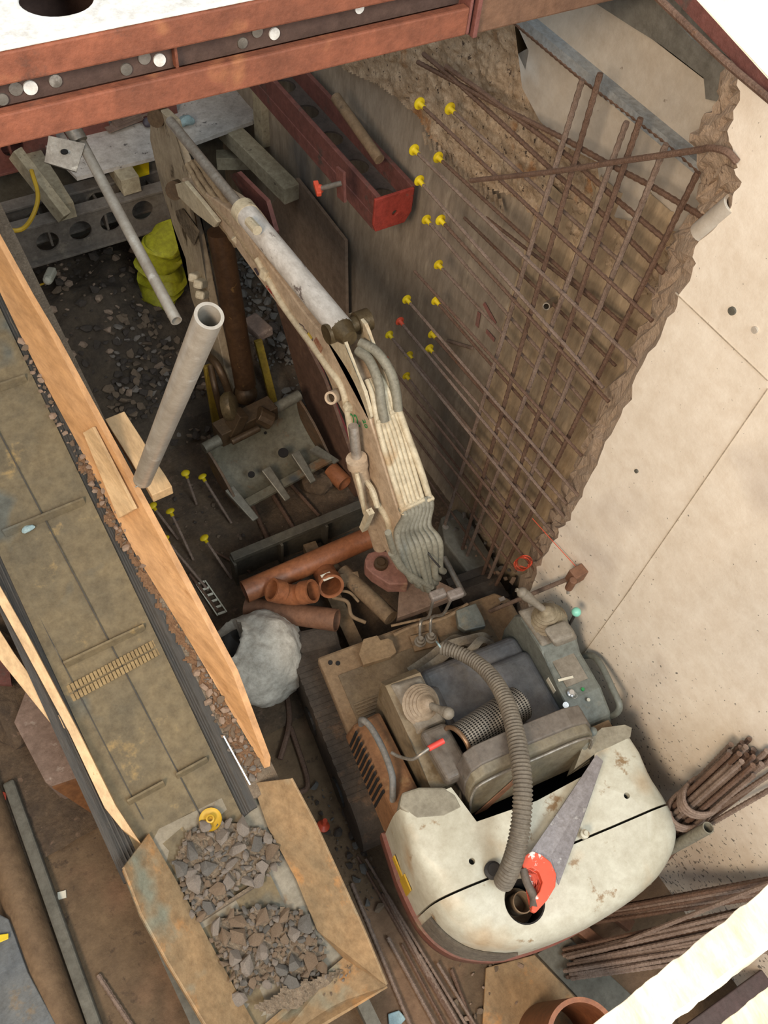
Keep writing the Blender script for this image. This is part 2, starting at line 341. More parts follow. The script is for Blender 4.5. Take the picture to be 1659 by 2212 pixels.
for t in (0, .2, .4, .6, .8, 1.0, 1.6):
    row = []
    for a, b in zip(edge, deep):
        p = a.lerp(b, t) if t <= 1 else b + Vector((.09, 0, 0))
        if 0 < t: p = p + Vector((random.uniform(0, .018), random.uniform(-.004, .02), random.uniform(-.01, .01)))
        else: p = p + Vector((.001, 0, 0))
        row.append(bm.verts.new(p))
    rows.append(row)
for a, b in zip(rows, rows[1:]):
    for i in range(len(a) - 1): bm.faces.new([a[i], a[i + 1], b[i + 1], b[i]])
ST('wall_right', bm, 'rough')
# lines between the shutter panels, bolt holes and bruises in the pale wall
bm = B()
for a, b in (((1459, 632), (1659, 822)), ((1659, 839), (1346, 1294)), ((1365, 1268), (1240, 1440))):
    beam(bm, Px(*a, XW), Px(*b, XW), .003, .004, (1, 0, 0))
ST('trim_1', bm, mat('panel_joint_line', 'b8a994', 'a89a86', 9))
def disc(bm, c, nrm, r, th=.004, seg=20, prof=None): lathe(bm, Vector(c) - Vector(nrm).normalized() * th / 2, nrm, prof or [(0, r), (th, r)], seg)
for (x, y, r) in ((1583, 671, .011), (1376, 1017, .007), (1632, 712, .009)):
    bm = B(); c = Px(x, y, XW); disc(bm, c, (1, 0, 0), r, .012)
    ST('trim_2', bm, 'dark_c' if r != .009 else 'topc')
# far walls and the old wall behind the reinforcement
bm = B(); box(bm, (-3.3, 4.75, 0), (2.2, 4.9, 4.2)); ST('wall_back', bm, 'dark_c')
bm = B(); box(bm, (-3.3, -3, 0), (-3.2, 4.9, 4.2)); ST('wall_left', bm, 'oldw')
bm = B()
ny, nz_ = 70, 60; vs = []
for j in range(nz_ + 1):
    vs.append([bm.verts.new((1.965 + .004 * noise.noise(Vector((i * .3, j * .12, 0))), .9 + 3.95 * i / ny, 4.2 * j / nz_)) for i in range(ny + 1)])
for j in range(nz_):
    for i in range(ny): bm.faces.new([vs[j][i], vs[j][i + 1], vs[j + 1][i + 1], vs[j + 1][i]])
ST('wall_right', bm, 'oldw', smooth=True)
# pebbly broken band
PEB = [(690, 110), (830, 90), (1000, 60), (1160, 40), (1200, 120), (1190, 200), (1230, 260), (1330, 370), (1420, 400), (1520, 480), (1450, 620), (1390, 640), (1300, 560), (1200, 520), (1120, 430), (1040, 400), (960, 330), (900, 250), (830, 190), (740, 150)]
bm = B(); pts = {}
for j in range(0, 140):
    for i in range(0, 200):
        x, y = 680 + i * 4.2, 50 + j * 4.2
        if inpoly(x, y, PEB):
            p = Px(x, y, 1.93); p.x -= .02 * abs(noise.noise(p * 9)) + .018 * abs(noise.noise(p * 30)); pts[(i, j)] = bm.verts.new(p)
for (i, j) in list(pts):
    if (i + 1, j) in pts and (i, j + 1) in pts and (i + 1, j + 1) in pts: bm.faces.new([pts[(i, j)], pts[(i + 1, j)], pts[(i + 1, j + 1)], pts[(i, j + 1)]])
bmesh.ops.delete(bm, geom=[v for v in bm.verts if not v.link_faces], context='VERTS')
ST('wall_right', bm, 'cobble', smooth=True)
# smooth upper concrete
TOP = [(1080, -60), (1110, 40), (1142, 110), (1128, 190), (1165, 260), (1210, 310), (1290, 350), (1300, 440), (1330, 470), (1420, 470), (1480, 505), (1530, 480), (1640, 300), (1700, 100), (1650, -80)]
bm = B(); slab(bm, [Px(x, y, 1.935) for x, y in [(1050, -60), (1060, 150), (1300, 360), (1330, 200), (1250, -60)]], (.01, 0, 0)); ST('wall_right', bm, 'cobble')
bm = B(); slab(bm, [Px(x, y, 1.905) for x, y in TOP], (.058, 0, 0)); ST('wall_right', bm, 'topc')
bm = B(); a, b = Px(1110, 20, 1.89), Px(1560, 392, 1.89); beam(bm, a, b, .03, .055, (1, 0, 0)); ST('trim_3', bm, mat('pale_grey_joint', '8b9194', '9a9a96', 8))
bm = B(); slab(bm, [Px(x, y, 1.85) for x, y in [(1230, -60), (1275, 0), (1365, 58), (1430, 98), (1520, 168), (1524, 214), (1562, 222), (1580, 200), (1580, 150), (1495, 85), (1430, 10), (1390, -60)]], (.03, 0, 0)); ST('trim_4', bm, mat('greenish_painted_shade', '75726a', '66645c', 4, .8))  # dark slab paints in the shade lying on the upper wall
bm = B()                                          # grooves raked in the old concrete under the pebbly band
for k in range(16):
    x, y = 915 + k * 11, 285 + k * 9.6
    a = Px(x, y, 1.915); b = Px(x + 6, y + 26 + 5 * random.random(), 1.915); beam(bm, a, b, .01, .01, (1, 0, 0))
ST('trim_5', bm, 'cobble')
# corrugated trench sheets behind the mesh
for k in range(4):
    bm = B(); y0 = .98 + .2 * k; prof = [(0, 0), (.03, 0), (.055, -.03), (.145, -.03), (.17, 0), (.2, 0)]
    h = 2.55 - .10 * k + random.uniform(-.05, .05)
    A = [Vector((1.925 + d_, y0 + q, 0)) for q, d_ in prof]; Bq = [p + Vector((0, 0, h)) for p in A]
    strip(bm, A, Bq, (.004, 0, 0))
    T('trench_sheet', bm, 'shutter', 'rust-streaked steel trench sheet standing against the old wall, ' + ['nearest the broken concrete edge', 'second from the broken edge', 'third from the broken edge', 'farthest from the broken edge'][k], 'trench sheet', 'trench sheets behind the rebar mesh')
bm = B(); slab(bm, [Px(x, y, 1.90) for x, y in [(587, 440), (640, 385), (745, 520), (748, 700), (730, 730), (600, 590)]], (.018, 0, 0))
T('plywood_sheet', bm, mat('dusty_brown_plywood', '8f7b69', '7f6b5a', 4, .8), 'dusty brown plywood sheet on the pit wall beyond the white ram', 'plywood')
# slab edge with exposed bar at the top right corner
bm = B(); A = [Px(x, y, 1.60) for x, y in [(1400, -60), (1480, 25), (1570, 120), (1680, 235)]]; Bq = [Px(x, y, 1.60) for x, y in [(1460, -60), (1540, 25), (1610, 95), (1720, 200)]]
strip(bm, A, Bq, (.05, 0, 0)); T('steel_angle', bm, 'redd', 'rusty steel angle along the slab edge in the top right corner', 'steel angle')
bm = B(); tube(bm, [Px(1385, -40, 1.56), Px(1470, 42, 1.56), Px(1560, 128, 1.56), Px(1690, 238, 1.56)], .008, 8)
T('rebar', bm, 'rebard', 'bent rusty bar running beside the steel angle in the top right corner', 'rebar')
bm = B(); slab(bm, [Pd(x, y, 1.15) for x, y in [(1462, -40), (1659, 178), (1760, 290), (1760, -60)]], (.02, .01, .05))
T('sunlit_white_board', bm, 'wtimb', 'board edge painted sunlit white, cutting off the top right corner', 'board', bevel=.004)  # overexposed daylight is painted into the white of this board
bm = B(); a, b = Px(1512, 502, 1.70), Px(1585, 440, 1.70); pipe(bm, a, b, .028, .020, 20)
T('conduit_stub', bm, 'topc', 'short pale pipe stub set in the broken edge of the white wall', 'pipe', smooth=True)
# ================================================================== REBAR MESH
def rebar_bm(P, r=.0078, k=0):
    bm = B(); rings(bm, smooth_path(P, k) if k else [Vector(p) for p in P], r, 8)
    d, s, u = frame(P[0], P[-1]); return bm
def rib_bar(P, r=.0078):                          # deformed bar with ribs
    P = [Vector(p) for p in P]; Lh = (P[-1] - P[0]).length; n_ = max(2, min(170, int(Lh / .012))); Q = []; Rr = []
    tot = 0; segs = []
    for a, b in zip(P, P[1:]): segs.append((a, b, (b - a).length)); tot += (b - a).length
    for i in range(n_ + 1):
        t = tot * i / n_; acc = 0
        for a, b, l in segs:
            if t <= acc + l + 1e-9: Q.append(a.lerp(b, (t - acc) / l)); break
            acc += l
        Rr.append(r * (1.12 if i % 2 else .92))
    bm = B(); rings(bm, Q, Rr, 7); return bm
ordn = ['first', 'second', 'third', 'fourth', 'fifth', 'sixth', 'seventh', 'eighth', 'ninth', 'tenth', 'eleventh', 'twelfth', 'thirteenth', 'fourteenth', 'fifteenth', 'sixteenth', 'seventeenth', 'eighteenth', 'nineteenth', 'twentieth']
VB = [((1258, 172), (1172, 454), (989, 1043)), ((1297, 158), (1216, 450), (1105, 834), (1050, 1010)), ((1354, 263), (1284, 454), (1139, 826), (1046, 1100)),
      ((1384, 255), (1327, 445), (1192, 819), (1090, 1105)), ((1439, 312), (1342, 556), (1223, 843), (1146, 1022), (1080, 1190)), ((1508, 372), (1431, 508), (1351, 676), (1284, 826), (1192, 1000), (1120, 1165))]
for i, V in enumerate(VB):
    a = Px(*V[0], 1.74); b = Px(*V[-1], 1.74); q = sum([Px(*p, 1.74).y for p in V]) / len(V)
    b = Vector((1.74, b.y * .5 + a.y * .5 if False else b.y, b.z)); e = b + (b - a).normalized() * max(0, (b.z) / max(.01, -(b - a).normalized().z))
    T('rebar', rib_bar([a, b, e], .0088), 'rebard' if i % 2 else 'rebar', 'upright rusty rebar of the wall mesh, ' + ordn[i] + ' from the yellow caps', 'rebar', 'upright bars of the wall mesh', smooth=True)
def capobj(p, ax, m, label, group, s=1.0):
    bm = B(); prof = [(0, .0095), (.028, .0105), (.030, .012), (.031, .024), (.035, .0245), (.040, .020), (.044, .008), (.0445, .001)]
    lathe(bm, Vector(p) - Vector(ax).normalized() * .012, ax, [(t * s, r * s) for t, r in prof], 18)
    return T('rebar_protector', bm, m, label, 'rebar cap', group, smooth=True, ang=50)
HB = [  # left end, right end, depth, cap colour, cap words, kink
 ((912, 229), (1409, 693), 1.715, 'y', 'topmost of the wall caps'),
 ((978, 240), (1425, 640), 1.80, 'y', 'beside the topmost one, to its right'),
 ((900, 329), (1385, 795), 1.715, 'y', 'in the second row, left one'),
 ((952, 345), (1345, 700), 1.80, 'y', 'in the second row, right one'),
 ((911, 396), (1303, 838), 1.715, 'y', 'alone just right of the red beam end'),
 ((926, 480), (1262, 868), 1.80, 'y', 'left one of the close pair below the red beam end'),
 ((957, 481), (1315, 868), 1.715, 'y', 'right one of the close pair below the red beam end'),
 ((952, 577), (1288, 935), 1.80, 'y', 'alone midway down the wall'),
 ((883, 652), (1250, 1072), 1.715, 'y', 'left of the lone pair beside the white ram end'),
 ((946, 655), (1215, 960), 1.80, 'y', 'right of the lone pair beside the white ram end'),
 ((868, 699), (1228, 1128), 1.715, 'o', 'upper of the two orange ones'),
 ((845, 728), (1200, 1160), 1.715, 'y', 'just left of the upper orange one'),
 ((938, 727), (1190, 1010), 1.80, 'y', 'in the right column, upper one above its twin'),
 ((932, 758), (1225, 1090), 1.74, 'y', 'in the right column, lower one below its twin'),
 ((888, 772), (1150, 1090), 1.80, 'y', 'pale one between lower orange cap and right column'),
 ((835, 782), (1182, 1212), 1.715, 'o', 'lower of the two orange ones'),
 ((882, 817), (1120, 1120), 1.80, 'y', 'lowest one on the wall'),
]
NC = [((895, 585), (1257, 985), 1.70), ((854, 862), (1158, 1235), 1.715), ((864, 901), (1115, 1235), 1.74), ((900, 896), (1075, 1120), 1.82), ((1003, 470), (1330, 790), 1.84), ((1050, 470), (1400, 740), 1.84), ((870, 960), (1070, 1240), 1.76)]
capgrp = 'safety caps on the wall bars'
def clampy(a, b):
    return b
for i, (l, r_, x, c, wd) in enumerate(HB):
    a = Px(*l, x); b = Px(*r_, x)
    d = (b - a).normalized(); mid = a.lerp(b, .5) + Vector((0, 0, -.004))
    T('rebar', rib_bar([a, mid, b], .0068), 'rebar' if i % 3 else 'rebard', 'level rebar with %s cap, %s' % ('yellow' if c == 'y' else 'orange', wd), 'rebar', 'level bars of the wall mesh', smooth=True)
    capobj(a, -d, 'capy' if c == 'y' else 'capo', '%s mushroom cap, %s' % ('yellow' if c == 'y' else 'orange', wd), capgrp, .92)
for i, (l, r_, x) in enumerate(NC):
    a = Px(*l, x); b = Px(*r_, x)
    T('rebar', rib_bar([a, b], .0062), 'rebard', 'uncapped level rebar, ' + ['its bare end beside the lone midway cap', 'just above the digger hoses', 'second above the digger hoses', 'short one low beside the first upright bar', 'behind the mesh below the red beam end', 'behind the mesh, highest uncapped one', 'lowest of the wall beside the digger hoses'][i], 'rebar', 'level bars of the wall mesh', smooth=True)
# loose bars fanning at the top and the hooked bar
FAN = [([(902, 134), (1000, 186), (1097, 239), (1217, 299), (1316, 355), (1405, 401), (1520, 470)], 'loose bar over the pebbly concrete, lowest left end of the three'),
       ([(914, 116), (976, 167), (1097, 278), (1205, 379), (1320, 478), (1433, 590)], 'loose bar over the pebbly concrete, highest left end of the three'),
       ([(962, 143), (1034, 193), (1109, 249), (1231, 340), (1330, 430), (1440, 520)], 'loose bar over the pebbly concrete, rightmost left end of the three')]
for P, wd in FAN:
    T('rebar', rib_bar([Px(x, y, 1.77) for x, y in P], .0082), 'rebard', 'rusty ' + wd, 'rebar', 'loose bars fanning at the wall top', smooth=True)
bm = B(); P = [Px(1017, 390, 1.66), Px(1200, 370, 1.665), Px(1316, 352, 1.67), Px(1495, 326, 1.67), Px(1535, 320, 1.66), Px(1570, 328, 1.655), Px(1592, 350, 1.67)]
rings(bm, smooth_path(P, 6), .0085, 8); T('rebar', bm, 'rebard', 'bar with a hooked end lying across the upper mesh into the white wall', 'rebar', smooth=True)
T('rebar', rib_bar([Px(1110, 45, 1.87), Px(1255, 166, 1.87), Px(1446, 311, 1.87), Px(1533, 389, 1.87)], .009), 'rebard', 'topmost level bar tight against the smooth grey concrete', 'rebar', smooth=True)
bm = B(); a, b = Px(1180, 662, 1.80), Px(1196, 650, 1.88); pipe(bm, a, b, .014, .010, 16); T('sleeve', bm, 'steel', 'small steel sleeve stuck in the wall behind the mesh', 'sleeve', smooth=True)
bm = B(); tube(bm, [Px(1100, 640, 1.9) + Vector((-.03, 0, 0)), Px(966, 736, 1.953), Px(1020, 752, 1.953)][1:], .008, 8)
T('steel_bolt', bm, 'rebar', 'short dusty bolt on the wall right of the yellow cap pair', 'bolt')
bm = B()
for q in ((1045, 655, 1070, 700), (1035, 675, 1030, 705), (1050, 715, 1068, 735)): beam(bm, Px(q[0], q[1], 1.955), Px(q[2], q[3], 1.955), .002, .022, (0, 0, 1))
ST('trim_6', bm, mat('faded_red_spray', '96625a', '8a6a5e', 14))
# prop with clamp at the white wall
bm = B(); c = Px(1240, 1245, XW - .045)
t = thing('push_prop', (c.x, c.y, 0), 'thin rusty push prop with screw clamp reaching from the digger floor to the white wall', 'prop')
bm = B(); tube(bm, [Px(1012, 1340, 1.52) , c], .0095, 10, 0); obj('rod', bm, 'rebar', t, smooth=True)
bm = B(); beam(bm, c - Vector((.02, 0, 0)), c + Vector((.045, 0, 0)), .045, .07); lathe(bm, c + Vector((-.03, -.02, -.04)), (0, 0, 1), [(0, .016), (.07, .016)], 12); obj('clamp', bm, 'clayd', t, bevel=.004)
bm = B(); tube(bm, [c + Vector((-.02, 0, -.03)), c + Vector((-.03, -.03, -.07))], .006, 8, 0); obj('clamp_handle', bm, 'steel', t)
# orange tie wire tangle
bm = B(); P = []
for k in range(26): P.append(Px(1125 + 16 * math.cos(k * 1.1) + k * .4, 1220 + 14 * math.sin(k * 1.1) - k * .3, 1.66 + .03 * math.sin(k * 1.7)))
tube(bm, P, .0022, 6, 4); tube(bm, [Px(1150, 1120, 1.665), Px(1195, 1170, 1.665), Px(1245, 1225, 1.665)], .0016, 6)
T('tie_wire', bm, 'capo', 'tangle of thin orange tie wire at the foot of the broken edge', 'wire')
# ================================================================== BEAM ACROSS THE TOP (y = 1.42 face)
YB = 1.42
def yb(x, y): return Py(x, y, YB)
# world heights of the lips on the face plane
Z1, Z2, Z3, Z4 = 2.995, 3.052, 3.098, 3.150
x0, x1 = -.55, 1.17
t = thing('steel_soldier_beam', (.4, 1.6, 2.99), 'big orange-red steel soldier beam with a sunlit-painted white top crossing the top of the view', 'steel beam')
bm = B(); beam(bm, (x0, YB + .012, (Z1 + Z2) / 2), (x1, YB + .012, (Z1 + Z2) / 2), .024, Z2 - Z1); obj('lower_flange', bm, 'redp', t, bevel=.004)
bm = B(); beam(bm, (x0, YB + .012, (Z3 + Z4) / 2), (x1, YB + .012, (Z3 + Z4) / 2), .024, Z4 - Z3); obj('upper_flange', bm, 'redp', t, bevel=.004)
# recessed web, left uncut; pale discs paint in brightness seen through its holes
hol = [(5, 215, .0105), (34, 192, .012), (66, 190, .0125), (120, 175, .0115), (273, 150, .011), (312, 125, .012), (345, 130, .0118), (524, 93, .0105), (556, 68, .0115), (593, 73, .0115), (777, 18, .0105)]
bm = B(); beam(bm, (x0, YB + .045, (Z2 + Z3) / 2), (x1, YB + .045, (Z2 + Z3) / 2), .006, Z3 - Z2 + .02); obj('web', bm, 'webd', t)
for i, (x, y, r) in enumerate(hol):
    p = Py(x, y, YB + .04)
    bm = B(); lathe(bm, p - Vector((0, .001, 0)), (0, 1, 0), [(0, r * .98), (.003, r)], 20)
    obj('hole_light_disc', bm, 'wht' if i in (2, 6, 9, 10) else ('mint' if False else 'steel'), t, smooth=True)
bm = B(); holed(bm, (x0, YB + .001, Z4 + .001), (1, 0, 0), (0, 1, 0), [(0, 0), (x1 - x0, 0), (x1 - x0, .30), (0, .30)], [(.905, .115, .062)], .008, 28)
obj('top_plate', bm, 'wht', t, bevel=.002)  # white colour paints in strong daylight on the beam's top
bm = B(); beam(bm, (x0, YB + .15, Z1 + .01), (x1, YB + .15, Z1 + .01), .26, .01); obj('bottom_plate', bm, 'redp', t)
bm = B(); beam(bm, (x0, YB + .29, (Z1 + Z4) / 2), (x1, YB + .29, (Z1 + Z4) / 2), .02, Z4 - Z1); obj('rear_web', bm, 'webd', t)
for px_ in (380, ):
    bm = B(); p = Py(px_, 125, YB + .03); beam(bm, (p.x, YB + .036, Z2 - .005), (p.x, YB + .036, Z3 + .005), .02, .005, (1, 0, 0)); obj('stiffener', bm, 'redp', t)
bm = B(); beam(bm, (x1 + .004, YB + .15, Z1), (x1 + .004, YB + .15, Z4), .008, .30, (0, 1, 0)); obj('end_plate', bm, 'redd', t, bevel=.003)
t = thing('steel_extension_beam', (1.45, 1.6, 2.99), 'plain brown steel beam bolted to the right end of the orange-red beam', 'steel beam')
bm = B(); beam(bm, (x1 + .03, YB + .15, (Z1 + Z4) / 2 - .01), (1.98, YB + .15, (Z1 + Z4) / 2 - .01), .28, Z4 - Z1); obj('body', bm, mat('brown_paint', '7b5a44', '6b4e3c', 5, .6), t, bevel=.005)
bm = B(); beam(bm, (x1 + .022, YB + .15, Z1 - .008), (x1 + .022, YB + .15, Z4 + .002), .012, .31, (0, 1, 0)); obj('end_plate', bm, 'redd', t, bevel=.002)
# ================================================================== FAR END: WALERS, TIMBERS, BOARD
def waler(name, y, z, x0, x1, h, m, label, holes=(), depth=.26, th=.012):
    t = thing(name, ((x0 + x1) / 2, y + depth / 2, z), label, 'steel beam')
    bm = B(); outer = [(0, 0), (x1 - x0, 0), (x1 - x0, h), (0, h)]
    hs = [(hx - x0, hz - z, r) for hx, hz, r in holes]
    holed(bm, (x0, y + .035, z), (1, 0, 0), (0, 0, 1), outer, hs, -th, 20); obj('front_web', bm, m, t)
    bm = B(); holed(bm, (x0, y + depth - .035, z), (1, 0, 0), (0, 0, 1), outer, hs, -th, 20); obj('rear_web', bm, m, t)
    for nm, yy, zz in (('front_flange', y + .04, z), ('front_flange', y + .04, z + h), ('rear_flange', y + depth - .04, z), ('rear_flange', y + depth - .04, z + h)):
        bm = B(); beam(bm, (x0, yy, zz), (x1, yy, zz), .085, .014); obj(nm, bm, m, t, bevel=.002)
    k = int((x1 - x0) / .32)
    for i in range(k + 1):
        xx = x0 + .03 + i * .32
        bm = B(); beam(bm, (xx, y + depth / 2, z + h * .25), (xx, y + depth / 2, z + h * .75), .012, depth - .09, (0, 1, 0)); obj('spacer', bm, m, t)
    return t
YW = 3.92
hs = []
for (x, y) in ((104, 524), (175, 500), (241, 480), (309, 456)):
    p = Py(x, y, YW + .03); hs.append((p.x, p.z, .062))
zb, zt = Py(45, 585, YW).z, Py(60, 515, YW).z
waler('waler_beam', YW, zb, Py(0, 560, YW).x - .7, Py(388, 470, YW).x, .24, mat('dusty_grey_steel', '7d746a', '6b635b', 5, .75, .1, .3, 50, '8d8476', 8, .58, .1), 'dusty grey steel waler beam with round holes above the mud heap', hs)
waler('waler_beam', 4.35, .98, Py(0, 560, YW).x - .7, 1.55, .24, 'redd', 'dark red steel waler beam deepest under the white board', [(.3 + k * .3, 1.1, .06) for k in range(-3, 4)])
# red waler along the right wall with its end plate
ye = 2.46
rt = Px(893, 405, 1.89); ye = rt.y
lt = Py(812, 442, ye); lb = Py(820, 494, ye); rb = Py(893, 462, ye)
t = thing('waler_beam', (lt.x, ye + .9, lb.z), 'dark red steel waler beam with a bright red end plate running along the right wall', 'steel beam')
xl, xr, zt, zb2 = lt.x, 1.90, (lt.z + rt.z) / 2, (lb.z + rb.z) / 2
L2 = 4.6 - ye
hs = [(.10 + k * .235, (xr - xl) * .52, .058) for k in range(9)]
bm = B(); holed(bm, (xl, ye, zt - .07), (0, 1, 0), (1, 0, 0), [(0, 0), (L2, 0), (L2, xr - xl), (0, xr - xl)], hs, .008, 24); obj('web', bm, mat('mud_filled_steel', '5d5048', '4b423b', 7, .8, .1, .3), t)
for nm, xx in (('outer_flange', xl), ('wall_flange', xr - .02)):
    bm = B(); beam(bm, (xx + .01, ye, zt - .03), (xx + .01, 4.6, zt - .03), .022, .11, (0, 0, 1)); obj(nm, bm, 'redd', t, bevel=.003)
bm = B(); beam(bm, (xl + .01, ye, zb2 + .03), (xl + .01, 4.6, zb2 + .03), .03, .07, (0, 0, 1)); obj('lower_flange', bm, 'redd', t, bevel=.003)
bm = B(); beam(bm, (xl + .03, ye, zb2), (xl + .03, 4.6, zb2), .02, .02, (0, 0, 1)); beam(bm, (xl + .035, ye, (zt + zb2) / 2), (xl + .035, 4.6, (zt + zb2) / 2), .012, zt - zb2); obj('inner_web', bm, 'redd', t)
bm = B(); holed(bm, (xl - .012, ye - .012, zb2 - .01), (1, 0, 0), (0, 0, 1), [(.015, .0), (xr - xl - .03, 0), (xr - xl, .05), (xr - xl, zt - zb2 + .03), (0, zt - zb2 + .03), (0, .04)], [((xr - xl) * .55, (zt - zb2) * .5, .013)], -.014, 14)
obj('end_plate', bm, mat('bright_red_plate', 'b04334', '9c3c2f', 5, .7, .1, .3, 50, '7a5448', 14, .64, .05), t, bevel=.003)
bm = B(); rings(bm, [Px(725, 210, 1.80), Px(820, 345, 1.80)], .024, 14); T('tube', bm, 'tan', 'short brown tube lying in the red waler beam on the right wall', 'tube', smooth=True)
# screw with orange handle on bracket
c = Px(740, 395, 1.56)
t = thing('adjusting_screw', (c.x, c.y, c.z - .1), 'screw clamp with an orange wing handle under the red waler beam', 'clamp')
bm = B(); beam(bm, c + Vector((0, 0, -.08)), c + Vector((0, .02, .05)), .012, .06, (0, 1, 0)); obj('bracket', bm, 'redd', t)
bm = B(); q = Px(690, 408, 1.50); rings(bm, [c, q], .011, 12); obj('screw', bm, 'steel', t, smooth=True)
bm = B(); beam(bm, q + Vector((-.02, -.035, 0)), q + Vector((0, .035, .01)), .022, .022); ball(bm, q, .02); obj('handle', bm, 'capo', t, bevel=.004)
# timbers
def timber(A, Bp, w, h, m, label, up=(0, 0, 1), name='timber_beam', cat='timber', group=None):
    bm = B(); beam(bm, A, Bp, w, h, up); bmesh.ops.subdivide_edges(bm, edges=[e for e in bm.edges if e.calc_length() > .3], cuts=6)
    rough_up(bm, .0025, 14, w * 9)
    return T(name, bm, m, label, cat, group, bevel=.003)
def tfar(px_, py_, z, yend, w, h, label):
    a = Pz(px_, py_, z); timber(a, (a.x, yend, z), w, h, 'oldt', label)
zw = Py(45, 585, YW).z + .12
tfar(142, 458, zb + .24 + .06, 4.45, .105, .095, 'square timber end resting on the grey waler, left of the grey leaning tube')
tfar(284, 402, zb + .24 + .06, 4.45, .105, .095, 'square timber end resting on the grey waler, right of the grey leaning tube')
a = Pz(632, 420, .98); timber(a, (a.x - .1, 4.45, 1.0), .105, .10, 'oldt', 'long square timber pointing toward the orange wing handle')
a, b = Pz(468, 345, .82), Pz(692, 345, .82); timber(a, b, .09, .08, 'oldt', 'timber lying crosswise under the long square timber')
a = Pz(575, 305, .95); timber(a, (a.x, a.y, 2.1), .10, .11, 'oldt', 'upright timber post at the far end of the red wall waler', (0, 1, 0))
a = Pz(32, 330, 1.25); b = Pz(140, 470, 1.0); timber(a, b, .05, .10, 'oldt', 'narrow timber standing left of the white board')
Bd = [(85, 302), (165, 383), (330, 340), (545, 262), (600, 225), (600, 130), (60, 200)]
bm = B(); slab(bm, [Pz(x, y, 1.06) for x, y in Bd], (0, 0, -.022)); T('white_faced_board', bm, 'sheet', 'stained white-faced board laid over the timbers at the far end', 'board')
bm = B(); a = Pz(230, 280, 1.08); 
for k in range(5): beam(bm, a + Vector((.05 * k, .02 * k, .012 * k)), a + Vector((.05 * k + .22, .02 * k + .03, .012 * k + .01)), .07, .008)
T('crumpled_foil', bm, 'brickc', 'heap of dusty scraps on the white-faced board', 'scraps')
for x, y, r, m_, w_ in ((400, 262, .045, 'cyan', 'blue-white crumpled plastic lump on the white-faced board, right of the digger arm'), (325, 262, .035, 'decal', 'small dark lump on the white-faced board, left of the digger arm')):
    bm = B(); ball(bm, Pz(x, y, 1.09), r, (1.3, .8, .7), 3); rough_up(bm, .02, 20); T('plastic_lump', bm, m_, w_, 'litter', smooth=True)
bm = B(); slab(bm, [Pz(x, y, zw + .16) for x, y in [(268, 345), (320, 322), (322, 370), (290, 380)]], (0, .002, -.02)); T('yellow_sheet', bm, 'capy', 'bright yellow sheet scrap under the white-faced board', 'sheet')
# yellow-green duct
a, b = Pz(352, 515, .75), Pz(345, 690, .05)
bm = B(); P = [a.lerp(b, t / 26) + Vector((.012 * math.sin(t * 1.3), 0, 0)) for t in range(27)]
rings(bm, P, [.115 + .02 * math.sin(t * 1.9) + .012 * math.sin(t * 4.1) for t in range(27)], 26); rough_up(bm, .035, 9)
T('ventilation_duct', bm, 'duct', 'crumpled yellow-green fabric duct hanging down to the mud', 'duct', smooth=True, ang=70)
bm = B(); tube(bm, [Pz(68, 368, 1.25), Pz(82, 425, 1.2), Pz(66, 475, 1.15), Pz(38, 498, 1.15), Pz(-15, 488, 1.15)], .011, 8)
T('cable', bm, 'cable', 'yellow cable looping down beside the left timber', 'cable', smooth=True)
bm = B(); tube(bm, [Pz(58, 620, .35), Pz(75, 620, .4), Pz(100, 610, .42)], .006, 6); T('cable', bm, 'cable', 'thin yellow cord running to the small yellow plug on the mud', 'cord')
bm = B(); a, b = Pz(103, 605, .46), Pz(114, 582, .46); beam(bm, a, b, .05, .045); ball(bm, a, .028); T('yellow_plug', bm, 'paper', 'dusty yellow-white plug lying on the mud below the grey waler', 'plug', bevel=.01)
# leaning grey tube with square plate
t = thing('leaning_tube', Pd(380, 690, 3.55), 'slender grey tube with a square plate at its top, leaning over the mud', 'tube')
bm = B(); pipe(bm, Pd(381, 693, 3.45), Pd(172, 300, 4.25), .0235, .019, 20); obj('tube', bm, 'alu', t, smooth=True)
bm = B(); c = Pd(172, 305, 4.2); rings(bm, [c, c + Vector((-.01, .06, .05))], .038, 14); obj('collar', bm, 'steel', t, smooth=True)
bm = B(); P = [Pd(x, y, 4.15) for x, y in [(105, 293), (184, 310), (165, 371), (96, 350)]]; slab(bm, P, (0, .005, -.008)); obj('square_plate', bm, 'steel', t)
bm = B(); disc(bm, Pd(139, 328, 4.13), (0, -.1, 1), .016); obj('plate_hole', bm, 'hole', t)
# big tube standing on the board
t0, t1 = Pd(452, 682, 1.95), Pd(308, 1036, 3.22)
bm = B(); pipe(bm, t1, t0, .0345, .0265, 40)
T('aluminium_tube', bm, 'alu', 'thick pale metal tube standing open-ended beside the plywood side board', 'tube', smooth=True)
bm = B(); tube(bm, [Pd(292, 1052, 3.2), Pd(318, 1042, 3.2)], .003, 6, 0); T('long_nail', bm, 'steel', 'long nail under the foot of the thick pale tube', 'nail')
